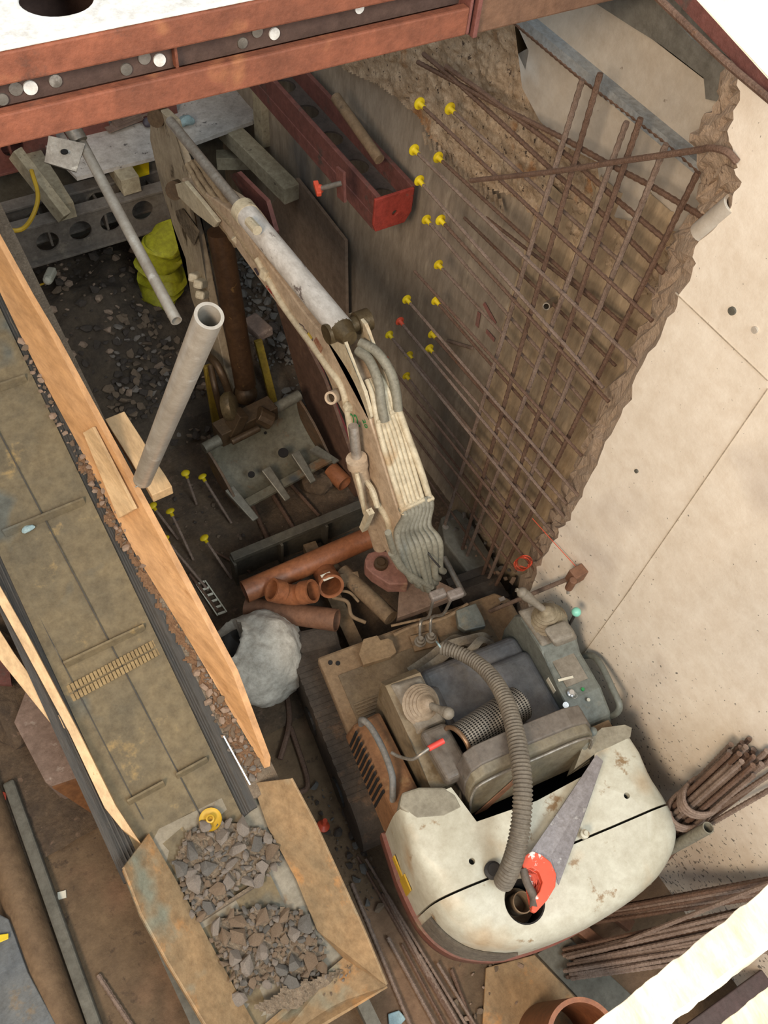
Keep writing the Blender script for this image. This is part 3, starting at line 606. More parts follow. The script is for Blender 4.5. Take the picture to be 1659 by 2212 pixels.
# ================================================================== CONVEYOR
t = thing('belt_conveyor', (-.03, .9, 0), 'dusty brown rubble conveyor with cleated belt rising from a steel hopper', 'conveyor')
def bp(x, y, h=0): return Vector((x, y, BA + BB * y + h))
bxl, bxr = -.245, .150
bm = B(); ny = 60; cols = [-.245, -.20, -.06, -.03, 0, .11, .150]; vs = []
hh = [.02, .0, 0, -.006, 0, 0, .02]
for i in range(ny + 1):
    y = .02 + 3.4 * i / ny; vs.append([bm.verts.new(bp(x - .0, y, h + .004 * noise.noise(Vector((x * 9, y * 5, 0))))) for x, h in zip(cols, hh)])
for i in range(ny):
    for j in range(len(cols) - 1): bm.faces.new([vs[i][j], vs[i][j + 1], vs[i + 1][j + 1], vs[i + 1][j]])
g = bmesh.ops.extrude_face_region(bm, geom=bm.faces[:]); bmesh.ops.translate(bm, verts=[q for q in g['geom'] if isinstance(q, bmesh.types.BMVert)], vec=(0, 0, -.012))
belt = obj('belt', bm, 'belt', t, smooth=True)
for k, (yy, gap) in enumerate(((.985, 1), (1.525, 0), (2.06, 0), (2.60, 0), (3.14, 0))):
    bm = B()
    for (xa, xb) in (((-.20, -.055), (-.005, .125)) if gap else ((-.20, .125),)):
        q = lambda x, dy, h: bp(x, yy + dy, h)
        hexa(bm, [q(xa, 0, 0), q(xb, 0, 0), q(xb, .022, 0), q(xa, .022, 0), q(xa, .006, .035), q(xb, .006, .035), q(xb, .014, .035), q(xa, .014, .035)])
    obj('cleat', bm, 'belt', belt, bevel=.002)
bm = B()
a, b = Pb(150, 1500, .008), Pb(358, 1388, .008); nn = 26
for k in range(nn):
    p = a.lerp(b, (k + .5) / nn); dx = (b - a).length / nn * .43
    for sgn in (-1, 1):
        c = p + Vector((0, sgn * .017, sgn * .017 * BB)); g = [c + Vector((sx * dx, sy * .014, sy * .014 * BB)) for sx, sy in ((-1, -1), (1, -1), (1, 1), (-1, 1))]
        slab(bm, g, (0, 0, .004))
obj('belt_fastener', bm, mat('tan_fastener', '9a8258', '8c754e', 8, .7), belt, bevel=.002)
bm = B(); beam(bm, Pb(-30, 880, .003), Pb(440, 1775, .003), .004, .003); obj('belt_seam', bm, 'rubber', belt)
bm = B(); beam(bm, Pb(8, 1185, .003), Pb(310, 1770, .003), .003, .003); obj('belt_seam', bm, 'rubber', belt)
# side skirts and frame rails
for nm, L_, m_ in (('left_skirt', [(-.245, .012), (-.30, .045), (-.325, .05)], 'rubber'), ('right_skirt', [(.150, .012), (.185, .045), (.215, .05)], 'rubber')):
    bm = B()
    for (xa, ha), (xb, hb) in zip(L_, L_[1:]):
        n0 = 24; A = [bp(xa, .75 + 2.7 * i / n0, ha) for i in range(n0 + 1)]; Bq = [bp(xb, .75 + 2.7 * i / n0, hb) for i in range(n0 + 1)]
        strip(bm, A, Bq, (0, 0, -.014))
    for q in range(3):
        xx = L_[0][0] + (L_[1][0] - L_[0][0]) * (.25 + .25 * q); h0 = L_[0][1] + (L_[1][1] - L_[0][1]) * (.25 + .25 * q)
        beam(bm, bp(xx, .75, h0 + .002), bp(xx, 3.45, h0 + .002), .005, .004)
    obj(nm, bm, 'rubber', t, smooth=False)
for x in (-.30, .26):
    bm = B(); beam(bm, bp(x, -.2, -.10), bp(x, 3.45, -.10), .05, .12); obj('side_rail', bm, 'dark_c', t)
bm = B()
A = [bp(.215, .78 + 2.7 * i / 20, .05) for i in range(21)]; Bq = [bp(.335, .78 + 2.7 * i / 20, .045) for i in range(21)]; strip(bm, A, Bq, (0, 0, -.02))
obj('side_ledge', bm, 'dirt', t)
for y in (.35, 2.9):
    for x in (-.28, .24):
        bm = B(); beam(bm, (x, y, .0), (x, y, BA + BB * y - .1), .05, .05); obj('leg', bm, 'dark_c', t)
# shiny strip on right skirt
bm = B(); a, b = Pb(483, 1590, .075), Pb(540, 1695, .075); beam(bm, a, b, .005, .005); obj('chrome_strip', bm, 'silver', t)
# hopper
def hp(L_, h): return [Pb(x, y, h) for x, y in L_]
bm = B()
A = hp([(322, 1800), (380, 1900), (440, 2010), (505, 2130), (560, 2230)], .02); Bq = hp([(268, 1872), (305, 1970), (360, 2070), (420, 2170), (462, 2240)], .17)
strip(bm, A, Bq, (-.008, 0, -.004)); lip = [p + Vector((-.012, 0, -.05)) for p in Bq]; strip(bm, Bq, lip, (-.004, 0, 0))
obj('left_wing', bm, 'plyd', t)
bm = B()
A = hp([(545, 1692), (580, 1790), (640, 1900), (685, 2010), (742, 2070)], .03); Bq = hp([(628, 1682), (680, 1780), (735, 1900), (785, 2010), (834, 2128)], .20)
strip(bm, A, Bq, (.008, 0, -.004)); lip = [p + Vector((.006, 0, -.06)) for p in Bq]; strip(bm, Bq, lip, (.004, 0, 0))
obj('right_wing', bm, 'plyd', t)
bm = B()
n0 = 10; g0 = []
for i in range(n0 + 1):
    f = i / n0; l_ = Vector(Pb(322, 1800, .0)).lerp(Pb(560, 2230, .0), f); r_ = Vector(Pb(545, 1692, .0)).lerp(Pb(742, 2070, .0), f)
    g0.append((l_ + Vector((-.02, 0, 0)), r_ + Vector((.02, 0, 0))))
strip(bm, [a for a, b in g0], [b for a, b in g0], (0, 0, -.012)); obj('hopper_floor', bm, mat('scraped_grey_steel', '8b8271', '7d735f', 4, .6, .2, .1, 40, '7b5e3e', 5, .6, .1), t)
bm = B(); slab(bm, [Pb(742, 2068, .03), Pb(836, 2130, .17), Pb(700, 2212, .15), Pb(560, 2290, .14), Pb(560, 2222, .02)], (0, -.006, -.008)); obj('front_apron', bm, 'plyd', t)
bm = B(); a, b = Pb(430, 1990, .02), Pb(552, 1912, .02); beam(bm, a, b, .012, .03); obj('cross_plate', bm, 'dirt', t)
# timber side boards
bot = [(0, 632), (34, 703), (84, 804), (182, 986), (288, 1190), (415, 1395), (571, 1660)]
top = [(-20, 495), (60, 640), (115, 733), (250, 983), (368, 1203), (501, 1452), (572, 1640)]
A = [Pb(x, y, .055) for x, y in bot]; A.insert(0, A[0] + (A[0] - A[1]) * 2.2)
H_ = [.20, .20, .20, .20, .19, .17, .07]; Bq = [Pb(x, y, h) for (x, y), h in zip(top, H_)]; Bq.insert(0, Bq[0] + (Bq[0] - Bq[1]) * 2.2)
bm = B(); strip(bm, A, Bq, (.024, -.004, .0)); T('plywood_side_board', bm, 'ply', 'long orange plywood board edging the right side of the conveyor', 'board', bevel=.001)
bm = B(); slab(bm, [Pb(x, y, h) for x, y, h in [(186, 934, .12), (206, 922, .19), (297, 1098, .19), (262, 1118, .11), (243, 1060, .10)]], (-.012, 0, .004)); T('plywood_offcut', bm, 'pine', 'pale plywood offcut fixed on the orange side board near the thick tube', 'board')
A = [Pb(x, y, .07) for x, y in [(-40, 1195), (60, 1372), (170, 1580), (250, 1740), (304, 1822)]]; Bq = [Pb(x, y, .07) for x, y in [(-62, 1195), (36, 1372), (148, 1580), (226, 1745), (262, 1790)]]
bm = B(); strip(bm, A, Bq, (0, 0, -.12)); T('side_plank', bm, 'pine', 'long pale plank edging the left side of the conveyor down to the hopper', 'plank', bevel=.002)
bm = B(); A = [Pb(x, y, .04) for x, y in [(-40, 1300), (30, 1410), (146, 1572)]]; Bq = [Pb(x, y, .04) for x, y in [(-80, 1310), (-5, 1420), (122, 1578)]]; strip(bm, A, Bq, (0, 0, -.03)); T('short_plank', bm, 'pine', 'short pale plank ending left of the long pale conveyor plank', 'plank', bevel=.002)
# cross timber under the thick tube
a, b = Pz(250, 905, 1.16), Pz(352, 1068, 1.16); timber(a, b, .085, .05, 'pine', 'pale timber block lying under the foot of the thick tube', name='timber_block', cat='timber')
c = Pb(454, 1769, .03)
bm = B(); lathe(bm, c - Vector((0, 0, .02)), (0, -.1, 1), [(0, .012), (.004, .040), (.010, .044), (.022, .043), (.016, .034), (.014, .018), (.038, .016), (.040, .010), (.02, .009), (.02, .001)], 22)
T('rebar_protector', bm, 'yell' if False else 'cable', 'dirty yellow cap lying upside down on the belt above the rubble', 'rebar cap', smooth=True)
bm = B(); ball(bm, Pb(60, 1142, .015), .02, (1.4, .8, .5)); rough_up(bm, .006, 40); T('stone_chip', bm, 'cyan', 'pale blue chip on the belt beside the upper left cleat', 'stone')
# concrete stub and floor bits left
def flat(name, P, z, th, m, label, cat): bm = B(); slab(bm, [Pz(x, y, z) for x, y in P], (0, 0, -th)); return T(name, bm, m, label, cat, bevel=.004)
flat('concrete_plinth', [(60, 1480), (250, 1480), (330, 1640), (240, 1655), (112, 1698), (98, 1690), (30, 1560)], .25, .25, 'brickc', 'pinkish dusty concrete block left of the conveyor', 'concrete block')
bm = B(); slab(bm, [Pz(112, 1697, .245), Pz(205, 1758, .02), Pz(262, 1738, .02), Pz(232, 1660, .245)], (.0, -.012, 0)); T('brown_board', bm, mat('wet_brown_board', '7f532d', '6c4728', 5, .7), 'brown board leaning against the pinkish concrete block', 'board')
bm = B(); a, b = Pz(-60, 1640, .05), Pz(150, 2250, .05); rings(bm, [a, b], .07, 18); T('round_sleeper', bm, mat('dusty_brown_tube', '7a6248', '665039', 4, .8), 'thick brown round pole lying at the left edge of the floor', 'pole', smooth=True)
bm = B(); a, b = Pz(-10, 1720, .06), Pz(30, 1700, .06); a, b = Pz(20, 1690, .03), Pz(215, 2240, .03); beam(bm, a, b, .05, .05); T('dark_rail', bm, 'dark_c', 'dark rail lying beside the thick brown pole', 'rail', bevel=.01)
flat('grey_steel_plate', [(-30, 1960), (18, 1985), (60, 2100), (130, 2230), (-40, 2260)], .12, .02, 'bluew', 'blue-grey steel plate in the bottom left corner', 'plate')
flat('yellow_tag', [(-10, 2020), (18, 2016), (18, 2028), (-10, 2040)], .14, .005, 'capy', 'small yellow tag on the grey plate at the left edge', 'tag')
flat('orange_scrap', [(-8, 1705), (14, 1712), (12, 1728), (-8, 1736)], .03, .01, 'capo', 'small orange scrap at the left edge', 'scrap')
T('rebar', rib_bar([Pz(212, 2106, .012), Pz(300, 2240, .012)], .01), 'rebar', 'single dusty bar lying on the brown floor left of the hopper', 'rebar', smooth=True)
bm = B(); beam(bm, Pz(125, 1936, .004), Pz(143, 1931, .004), .03, .008); T('stone_chip', bm, 'paper', 'pale flat chip on the brown floor left of the hopper', 'stone')
bm = B(); ball(bm, Pz(10, 1480, .1), .16, (1, 2, .8), 3); rough_up(bm, .04, 9); T('dirt_heap', bm, 'floord', 'dark dirt heap at the left edge beside the pinkish block', 'dirt')
bm = B(); slab(bm, [Pz(-40, 1370, .26), Pz(14, 1400, .26), Pz(25, 1480, .26), Pz(-40, 1475, .26)], (0, 0, -.02)); T('red_sheet', bm, 'redd', 'dusty red panel scrap at the left edge above the dirt heap', 'panel')
# ================================================================== MINI EXCAVATOR
ang = math.radians(-8); O0 = Vector((.735, 1.21, 0)); RU = Vector((math.cos(ang), math.sin(ang), 0)); RF = Vector((-math.sin(ang), math.cos(ang), 0))
def w(u, v, z): return O0 + RU * u + RF * v + Vector((0, 0, z))
ex = thing('mini_excavator', w(.46, -.6, 0), 'grimy white and red mini excavator with open seat, boom and bucket, beside the white wall', 'excavator')
def E(name, bm, m, parent=None, **k): return obj(name, bm, m, parent or ex, **k)
# tracks
for sx, nm in ((-.08, 'track'), (.80, 'track')):
    bm = B(); prof = []
    for i in range(9): a = PI / 2 + PI * i / 8; prof.append((-.62 + .16 * math.cos(a), .17 + .16 * math.sin(a)))
    for i in range(9): a = -PI / 2 + PI * i / 8; prof.append((.08 + .16 * math.cos(a), .17 + .16 * math.sin(a)))
    A = [w(sx, v, z) for v, z in prof]; slab(bm, A, RU * .23)
    for i in range(12):
        v = -.60 + i * .056; box(bm, (sx - .003, v, .325), (sx + .233, v + .028, .335), w)
    for i in range(4):
        box(bm, (sx - .003, .20, .06 + i * .06), (sx + .233, .245, .09 + i * .06), w)
    tk = E(nm, bm, 'track')
    for v in (-.5, -.15, .2):
        bm = B(); rings(bm, [w(sx - .01, v, .14), w(sx + .24, v, .14)], .07, 14); E('roller', bm, 'black', tk)
bm = B(); box(bm, (.05, -1.25, .25), (.90, -.02, .46), w); E('chassis', bm, 'hole')
bm = B(); rings(bm, [w(.46, -.5, .1), w(.46, -.5, .3)], .32, 24); E('slew_ring', bm, 'hole')
# dozer blade
a, b = Pz(505, 1212, .26), Pz(800, 1090, .26); c = Vector((0, 0, -.25))
bm = B(); beam(bm, a + Vector((0, .02, 0)), b + Vector((0, .02, 0)), .05, .03); d_, s_, u_ = frame(a, b)
beam(bm, a + Vector((0, .04, -.13)), b + Vector((0, .04, -.13)), .02, .26); beam(bm, a + Vector((0, 0, -.25)), b + Vector((0, 0, -.25)), .04, .03)
for t_ in (0, .33, .66, 1): p = a.lerp(b, t_); beam(bm, p + Vector((0, .01, -.01)), p + Vector((0, .01, -.25)), .015, .06, (0, 1, 0))
E('dozer_blade', bm, mat('scraped_blade_steel', '5b5446', '47423a', 5, .7, .2, .2), bevel=.003)
bm = B(); beam(bm, w(.25, .05, .18), w(.25, .75, .12), .07, .07); beam(bm, w(.68, .05, .18), w(.68, .75, .12), .07, .07); E('blade_arm', bm, 'tan')
bm = B(); rings(bm, [Pz(740, 1235, .34), Pz(845, 1335, .40)], .040, 16); rings(bm, [Pz(700, 1205, .3), Pz(745, 1238, .34)], .018, 12); E('blade_cylinder', bm, 'tan', smooth=True)
bm = B(); beam(bm, Pz(735, 1255, .36), Pz(775, 1248, .36), .05, .05); tube(bm, [Pz(718, 1290, .36), Pz(750, 1300, .38), Pz(760, 1330, .36), Pz(790, 1345, .34)], .010, 8); tube(bm, [Pz(725, 1275, .36), Pz(755, 1280, .36), Pz(775, 1300, .33)], .008, 8); E('hose_fitting', bm, 'tan', bevel=.004)
bm = B(); beam(bm, Pz(640, 1395, .30), Pz(730, 1375, .3), .12, .07); E('step_plate', bm, 'track', bevel=.02)
# floor plate and mat
bm = B(); P = [w(*q) for q in ((0, 0, .44), (.90, -.0, .44), (.955, -.06, .44), (.955, -.85, .44), (.0, -.85, .44))]; slab(bm, P, (0, 0, .06)); fp = E('floor_plate', bm, 'tan', bevel=.012)
bm = B(); box(bm, (.055, -.60, .50), (.80, -.115, .506), w)
for i in range(22): box(bm, (.065, -.27 - i * .0145, .506), (.33, -.262 - i * .0145, .512), w)
for i in range(9): box(bm, (.45 , -.20 - i * .03, .506), (.78, -.19 - i * .03, .511), w)
obj('floor_mat', bm, 'matt', fp)
bm = B()
for u, v in ((.045, -.045), (.075, -.06), (.90, -.075)): lathe(bm, w(u, v, .499), (0, 0, 1), [(0, .011), (.005, .010)], 12)
obj('bolt', bm, 'hole', fp)
bm = B(); box(bm, (.90, -.055, .502), (.93, -.035, .504), w); obj('bolt', bm, 'silver', fp)
# pedals and travel levers
bm = B(); P = [(785, 1380), (815, 1372), (822, 1382), (838, 1378), (848, 1383), (857, 1408), (845, 1418), (785, 1436), (775, 1412)]
slab(bm, [Pz(x, y, .56) for x, y in P], (0, 0, -.035)); E('pedal_cover', bm, mat('tan_dusty_pedal', '8f7657', '7f694e', 8, .85), bevel=.008)
bm = B(); P = [(985, 1318), (1028, 1302), (1045, 1335), (1050, 1352), (1005, 1362), (990, 1352)]; slab(bm, [Pz(x, y, .57) for x, y in P], (0, 0, -.035)); E('pedal', bm, 'consb', bevel=.006)
bm = B(); beam(bm, Pz(890, 1392, .515), Pz(945, 1378, .515), .075, .012); E('lever_base', bm, 'tan')
for i, ((bx, by), (gx, gy)) in enumerate((((907, 1388), (945, 1285)), ((930, 1380), (983, 1284)))):
    bm = B(); lathe(bm, Pz(bx, by, .515), (0, 0, 1), [(0, .028), (.012, .027), (.014, .020), (.03, .019), (.032, .012), (.05, .010)], 16); bo = E('lever_boot', bm, 'cons', smooth=True)
    bm = B(); tube(bm, [Pz(bx, by, .54), Pz(bx + 2, by - 45, .56), Pz((bx + gx) / 2, (by + gy) / 2 - 5, .66), Pz(gx - 10, gy + 14, .80), Pz(gx, gy, .83)], .007, 8); lv = E('travel_lever', bm, 'steel', smooth=True)
    bm = B(); g = Pz(gx, gy, .84); beam(bm, g - RU * .036, g + RU * .036, .042, .036); obj('lever_grip', bm, mat('mauve_grey_rubber', '8d827a', '80756d', 9, .5), lv, bevel=.009)
bm = B(); tube(bm, [Pz(850, 1372, .53), Pz(900, 1350, .54), Pz(960, 1335, .55), Pz(1010, 1305, .55)], .009, 8); tube(bm, [Pz(845, 1352, .53), Pz(920, 1335, .53), Pz(1000, 1318, .54)], .006, 8)
E('linkage_rod', bm, 'tan', smooth=True)
bm = B(); tube(bm, [Pz(960, 1205, .52), Pz(1002, 1285, .56)], .014, 10, 0); E('front_rod', bm, 'steel', smooth=True)
# swing bracket and brown cover plate
bm = B(); slab(bm, [Pz(x, y, .52) for x, y in [(862, 1225), (865, 1262), (858, 1335), (905, 1318), (1000, 1280), (905, 1235)]], (0, 0, -.05)); E('boom_foot_plate', bm, mat('dusty_brown_red_plate', '7a6250', '6c5647', 6, .85), bevel=.006)
A = [(788, 1208), (795, 1195), (815, 1188), (845, 1192), (862, 1215), (880, 1250), (882, 1262), (840, 1262), (805, 1240), (790, 1225)]
bm = B(); slab(bm, [Pz(x, y, .62) for x, y in A], (0, 0, -.08)); sb = E('swing_bracket', bm, mat('dusty_pink_red_paint', '93675a', '7b5546', 6, .75, 0, .1, 50, '8a6a55', 9, .55, .1), bevel=.012)
bm = B(); lathe(bm, Pz(822, 1222, .61), (0, 0, 1), [(0, .034), (.03, .032), (.032, .02), (.04, .019)], 18); obj('pivot_pin', bm, 'brown', sb, smooth=True)
bm = B(); P = [Pz(x, y, .48) for x, y in [(770, 1265), (800, 1262), (840, 1285), (862, 1310), (858, 1335), (815, 1330), (785, 1300)]]; slab(bm, P, (0, 0, -.04)); E('opening_shadow_box', bm, 'hole') if False else bm.free()
# left side cover with vents and handrail
bm = B()
P = [w(*q) for q in ((-.02, -.37, .5), (.12, -.37, .5), (.12, -.80, .5), (-.02, -.80, .5), (.0, -.385, .66), (.12, -.385, .70), (.12, -.80, .80), (.0, -.80, .76))]
hexa(bm, P); E('left_side_cover', bm, mat('rusty_tan_side_cover', '8c6544', '7a5537', 5, .7, .1, .2, 40, '9a7a55', 8, .56, .1), bevel=.015)
bm = B()
for i in range(11):
    v = -.43 - i * .026; beam(bm, w(-.018, v, .53), w(.0, v, .70 + i * .004), .012, .006, RU)
E('side_vent', bm, 'hole')
bm = B(); tube(bm, [w(.035, -.40, .66), w(.03, -.405, .745), w(.045, -.45, .77), w(.05, -.55, .80), w(.04, -.66, .82), w(.02, -.72, .80), w(.02, -.735, .74)], .013, 12); E('handrail', bm, mat('worn_blue_grey_rail', '7a7c7c', '8c8478', 9, .6, .2, .1, 50, 'a5a8a8', 12, .6, .1), smooth=True)
# engine cover (bonnet) split by a seam
OUT = [(-.02, -.80), (-.035, -.98), (-.03, -1.13), (.0, -1.22), (.06, -1.30), (.20, -1.375), (.42, -1.405), (.64, -1.395), (.80, -1.365), (.90, -1.31), (.955, -1.24), (.95, -1.10), (.935, -.96), (.93, -.87), (.80, -.86), (.735, -.95), (.46, -.965), (.205, -.945), (.185, -.86), (.17, -.80)]
def catring(P, k=4):
    Q = []; n_ = len(P)
    for i in range(n_):
        a, b = Vector(P[i]), Vector(P[(i + 1) % n_])
        for j in range(k): Q.append(a.lerp(b, j / k))
    return Q
base = catring(OUT, 4)
for _ in range(3):
    base = [(base[i - 1] + base[i] * 2 + base[(i + 1) % len(base)]) / 4 if -1.45 < base[i].y < -1.0 else base[i] for i in range(len(base))]
cen = Vector((.46, -1.10))
levels = [(.50, 1.0), (.62, 1.0), (.74, .995), (.82, .985), (.87, .965), (.905, .935), (.925, .895), (.938, .84), (.946, .76)]
def zadj(v, z, s):                               # the top falls slightly to the rear
    return z - max(0, (-1.15 - v)) * .28 * max(0, (z - .74) / .2)
def cover_bm(sc=1.0):
    bm = B(); R_ = []
    for z, s in levels:
        row = []
        for p in base:
            sx_ = s if p.y < -.97 else (1 - (1 - s) * .35)
            q = cen + Vector(((p.x - cen.x) * (s if p.y < -1.05 else 1 - (1 - s) * (.35 + .65 * max(0, min(1, (-.97 - p.y) / .08)))) * sc, (p.y - cen.y) * (s if p.y < -1.0 else (1 - (1 - s) * .12)) * sc))
            row.append(bm.verts.new(w(q.x, q.y, zadj(q.y, z, s))))
        R_.append(row)
    n_ = len(base)
    for a, b in zip(R_, R_[1:]):
        for j in range(n_): bm.faces.new([a[j], a[(j + 1) % n_], b[(j + 1) % n_], b[j]])
    bm.faces.new(R_[0][::-1]); f_ = bm.faces.new(R_[-1]); bmesh.ops.triangulate(bm, faces=[f_])
    bmesh.ops.recalc_face_normals(bm, faces=bm.faces); return bm
def cut_by(o, cutters):
    for cb in cutters:
        me = bpy.data.meshes.new('c'); bmesh.ops.recalc_face_normals(cb, faces=cb.faces); cb.to_mesh(me); cb.free()
        co = bpy.data.objects.new('c', me); COL.objects.link(co)
        md = o.modifiers.new('b', 'BOOLEAN'); md.object = co; md.operation = 'DIFFERENCE'; md.solver = 'EXACT'
        dg = bpy.context.evaluated_depsgraph_get(); dg.update()
        nm = bpy.data.meshes.new_from_object(o.evaluated_get(dg)); o.modifiers.remove(md); o.data = nm
        bpy.data.objects.remove(co)
    for p in o.data.polygons: p.use_smooth = True
    try: o.data.set_sharp_from_angle(angle=math.radians(38))
    except Exception: pass
def seam_cut(bm, side):
    a, b = w(-.05, -1.118 - side * .004, .9), w(.95, -1.162 - side * .004, .9); d = (b - a).normalized(); nrm = Vector((-d.y, d.x, 0)) * (-side)
    g = bmesh.ops.bisect_plane(bm, geom=bm.verts[:] + bm.edges[:] + bm.faces[:], plane_co=a, plane_no=nrm, clear_inner=True, clear_outer=False)
    es = [e for e in g['geom_cut'] if isinstance(e, bmesh.types.BMEdge)]
    try: bmesh.ops.edgenet_fill(bm, edges=es)
    except Exception: pass
    return bm
exh = Pz(1128, 1950, .87); hA = Pz(1020, 1860, .95); hB = Pz(1355, 1718, .95)
def cyl(c, r, z0, z1, seg=32): b_ = B(); rings(b_, [Vector((c.x, c.y, z0)), Vector((c.x, c.y, z1))], r, seg); return b_
fr = E('front_bonnet', seam_cut(cover_bm(), -1), 'hood'); cut_by(fr, [cyl(hA, .011, .8, 1.1), cyl(hB, .011, .8, 1.1)])
rr = E('rear_bonnet', seam_cut(cover_bm(), 1), 'hood'); cut_by(rr, [cyl(exh, .072, .72, 1.1)])
bm = cover_bm(.965); bmesh.ops.translate(bm, verts=bm.verts, vec=(0, 0, -.028)); ib = E('engine_bay', bm, 'hole'); cut_by(ib, [cyl(exh, .072, .70, 1.1)])
bm = B(); A = Vector((exh.x, exh.y, .71)); pipe(bm, A, A + Vector((0, 0, .19)), .071, .067, 28); obj('exhaust_recess', bm, 'hole', rr, smooth=True)
bm = B(); lathe(bm, A + Vector((0, 0, .02)), (0, 0, 1), [(0, .058), (.06, .058), (.065, .05)], 24); pipe(bm, A + Vector((-.01, .01, .05)), A + Vector((.0, .0, .17)), .036, .032, 20); obj('exhaust_outlet', bm, 'tan', rr, smooth=True)
bm = B(); c = Pz(1262, 1802, .955); lathe(bm, c - Vector((0, 0, .01)), (0, 0, 1), [(0, .016), (.02, .016), (.024, .008), (.034, .008)], 14); obj('latch', bm, 'hood', fr, smooth=True)
bm = B(); c = Pz(1065, 1880, .95); lathe(bm, c - Vector((0, 0, .01)), (0, 0, 1), [(0, .03), (.015, .03), (.018, .02), (.03, .02)], 18); obj('filler_cap', bm, 'black', rr, smooth=True)
# grey-brown wings where the bonnet dips at the front
for P, h in (([(862, 1742), (868, 1712), (905, 1700), (960, 1700), (985, 1715), (1000, 1745), (960, 1765), (900, 1770)], .935), ([(1240, 1662), (1262, 1605), (1300, 1572), (1350, 1565), (1365, 1572), (1362, 1592), (1320, 1612), (1290, 1625)], .935)):
    bm = B(); slab(bm, [Pz(x, y, h + .012) for x, y in P], (0, 0, -.10)); E('bonnet_shoulder', bm, mat('dusty_grey_shoulder', '87806f', '938b78', 5, .7, 0, .1), bevel=.008)
# lower skirt / counterweight
bm = B(); R_ = []
for z, s in ((.34, .97), (.36, 1.01), (.46, 1.03), (.52, 1.028), (.53, .99)):
    R_.append([bm.verts.new(w(*(cen + (p - cen) * s), z)) for p in base])
n_ = len(base)
for a, b in zip(R_, R_[1:]):
    for j in range(n_): bm.faces.new([a[j], a[(j + 1) % n_], b[(j + 1) % n_], b[j]])
bm.faces.new(R_[0][::-1]); bm.faces.new(R_[-1]); E('counterweight', bm, 'redb', smooth=True)
bm = B(); beam(bm, w(-.038, -.98, .62), w(-.038, -1.04, .62), .006, .14, (0, 0, 1)); beam(bm, w(-.036, -.9, .60), w(-.037, -.98, .6), .006, .05); E('side_stripe', bm, 'cable')
for i in range(9):
    pass
bm = B()
idx = [i for i, p in enumerate(base) if p.y < -1.14 and p.x < .22]; idx.sort(key=lambda i: base[i].x + (base[i].y * -1 - 1.1) * .5)
idx = sorted(idx, key=lambda i: math.atan2(base[i].y - cen.y, base[i].x - cen.x))
for k in range(9):
    z = .55 + k * .027; P = [w(*(cen + (base[i] - cen) * 1.006), z) for i in idx]; rings(bm, P, .006, 6)
E('rear_grille', bm, mat('dusty_grille_slats', '5f5547', '4c4338', 8, .7), smooth=True)
bm = B()
idx = [i for i, p in enumerate(base) if p.y < -1.2 and p.x > .72]; idx = sorted(idx, key=lambda i: math.atan2(base[i].y - cen.y, base[i].x - cen.x))
for i in idx[1:-1]: p = cen + (base[i] - cen) * 1.006; rings(bm, [w(p.x, p.y, .56), w(p.x, p.y, .70)], .008, 6)
E('corner_grille', bm, mat('dusty_grille_slats_right', '8b8270', '776c5a', 8, .7))
bm = B()
for x, y in ((1062, 2028), (1072, 2022), (1045, 2036)): q = Pz(x, y, .66); ball(bm, q, .012)
E('drain_hole', bm, 'hole')
# seat
bm = B(); P = [w(*q) for q in ((.30, -.30, .70), (.78, -.30, .70), (.78, -.84, .70), (.28, -.84, .70), (.32, -.32, .80), (.76, -.32, .80), (.76, -.84, .82), (.30, -.84, .82))]
hexa(bm, P); st_ = E('seat', bm, 'seatm', bevel=.035); st_.modifiers['bevel'].segments = 4
bm = B(); box(bm, (.33, -.84, .50), (.74, -.34, .70), w); obj('seat_base', bm, 'hole', st_)
for (ua, ub) in ((.57, .78), (.29, .36)):
    bm = B(); P = [w(*q) for q in ((ua, -.40, .80), (ub, -.40, .80), (ub, -.78, .80), (ua, -.78, .80), (ua + .02, -.42, .845), (ub - .03, -.42, .835), (ub - .03, -.77, .85), (ua + .02, -.77, .86))]
    hexa(bm, P); q = obj('bolster', bm, 'seatm', st_, bevel=.03); q.modifiers['bevel'].segments = 4
def tilt(u, v, z): return w(u, v - .905 + (z - .78) * .22, z)
bm = B(); P = []
prof = [(.24, .80), (.235, 1.00), (.25, 1.06), (.29, 1.085), (.48, 1.085), (.66, 1.075), (.72, 1.06), (.745, 1.02), (.75, .80)]
A = [tilt(u, .0, z) for u, z in prof]; slab(bm, A, RF * .055 + Vector((0, 0, .01))); bk = obj('backrest', bm, 'seatb', st_, bevel=.012)
prof2 = [(.235, .86), (.23, 1.01), (.25, 1.075), (.29, 1.10), (.42, 1.105), (.56, 1.10), (.66, 1.095), (.73, 1.07), (.755, 1.02), (.755, .86)]
bm = B(); A = [tilt(u, .03, z) for u, z in prof2]; slab(bm, A, RF * .07); q = obj('backrest_cushion', bm, mat('worn_dusty_vinyl', '5d554e', '6f665c', 5, .55, 0, .1, 60, '494642', 6, .58, .1), bk, bevel=.03); q.modifiers['bevel'].segments = 4
bm = B(); tube(bm, [tilt(.245, -.01, .82), tilt(.24, -.012, 1.0), tilt(.29, -.012, 1.06), tilt(.5, -.012, 1.065), tilt(.72, -.012, 1.04), tilt(.735, -.01, .85)], .005, 8); obj('trim_bead', bm, 'steel', bk)
bm = B(); slab(bm, [tilt(.27, -.004, .80), tilt(.44, -.004, .98), tilt(.48, -.004, .99), tilt(.32, -.004, .80)], RF * -.004); obj('brown_streak_strip', bm, 'clayd', bk)
bm = B(); rings(bm, [w(.235, -.80, .86), w(.27, -.84, .80)], .045, 14); tube(bm, [w(.25, -.80, .90), w(.22, -.86, .86), w(.24, -.9, .78)], .006, 8); obj('recline_hinge', bm, 'tan', bk, smooth=True)
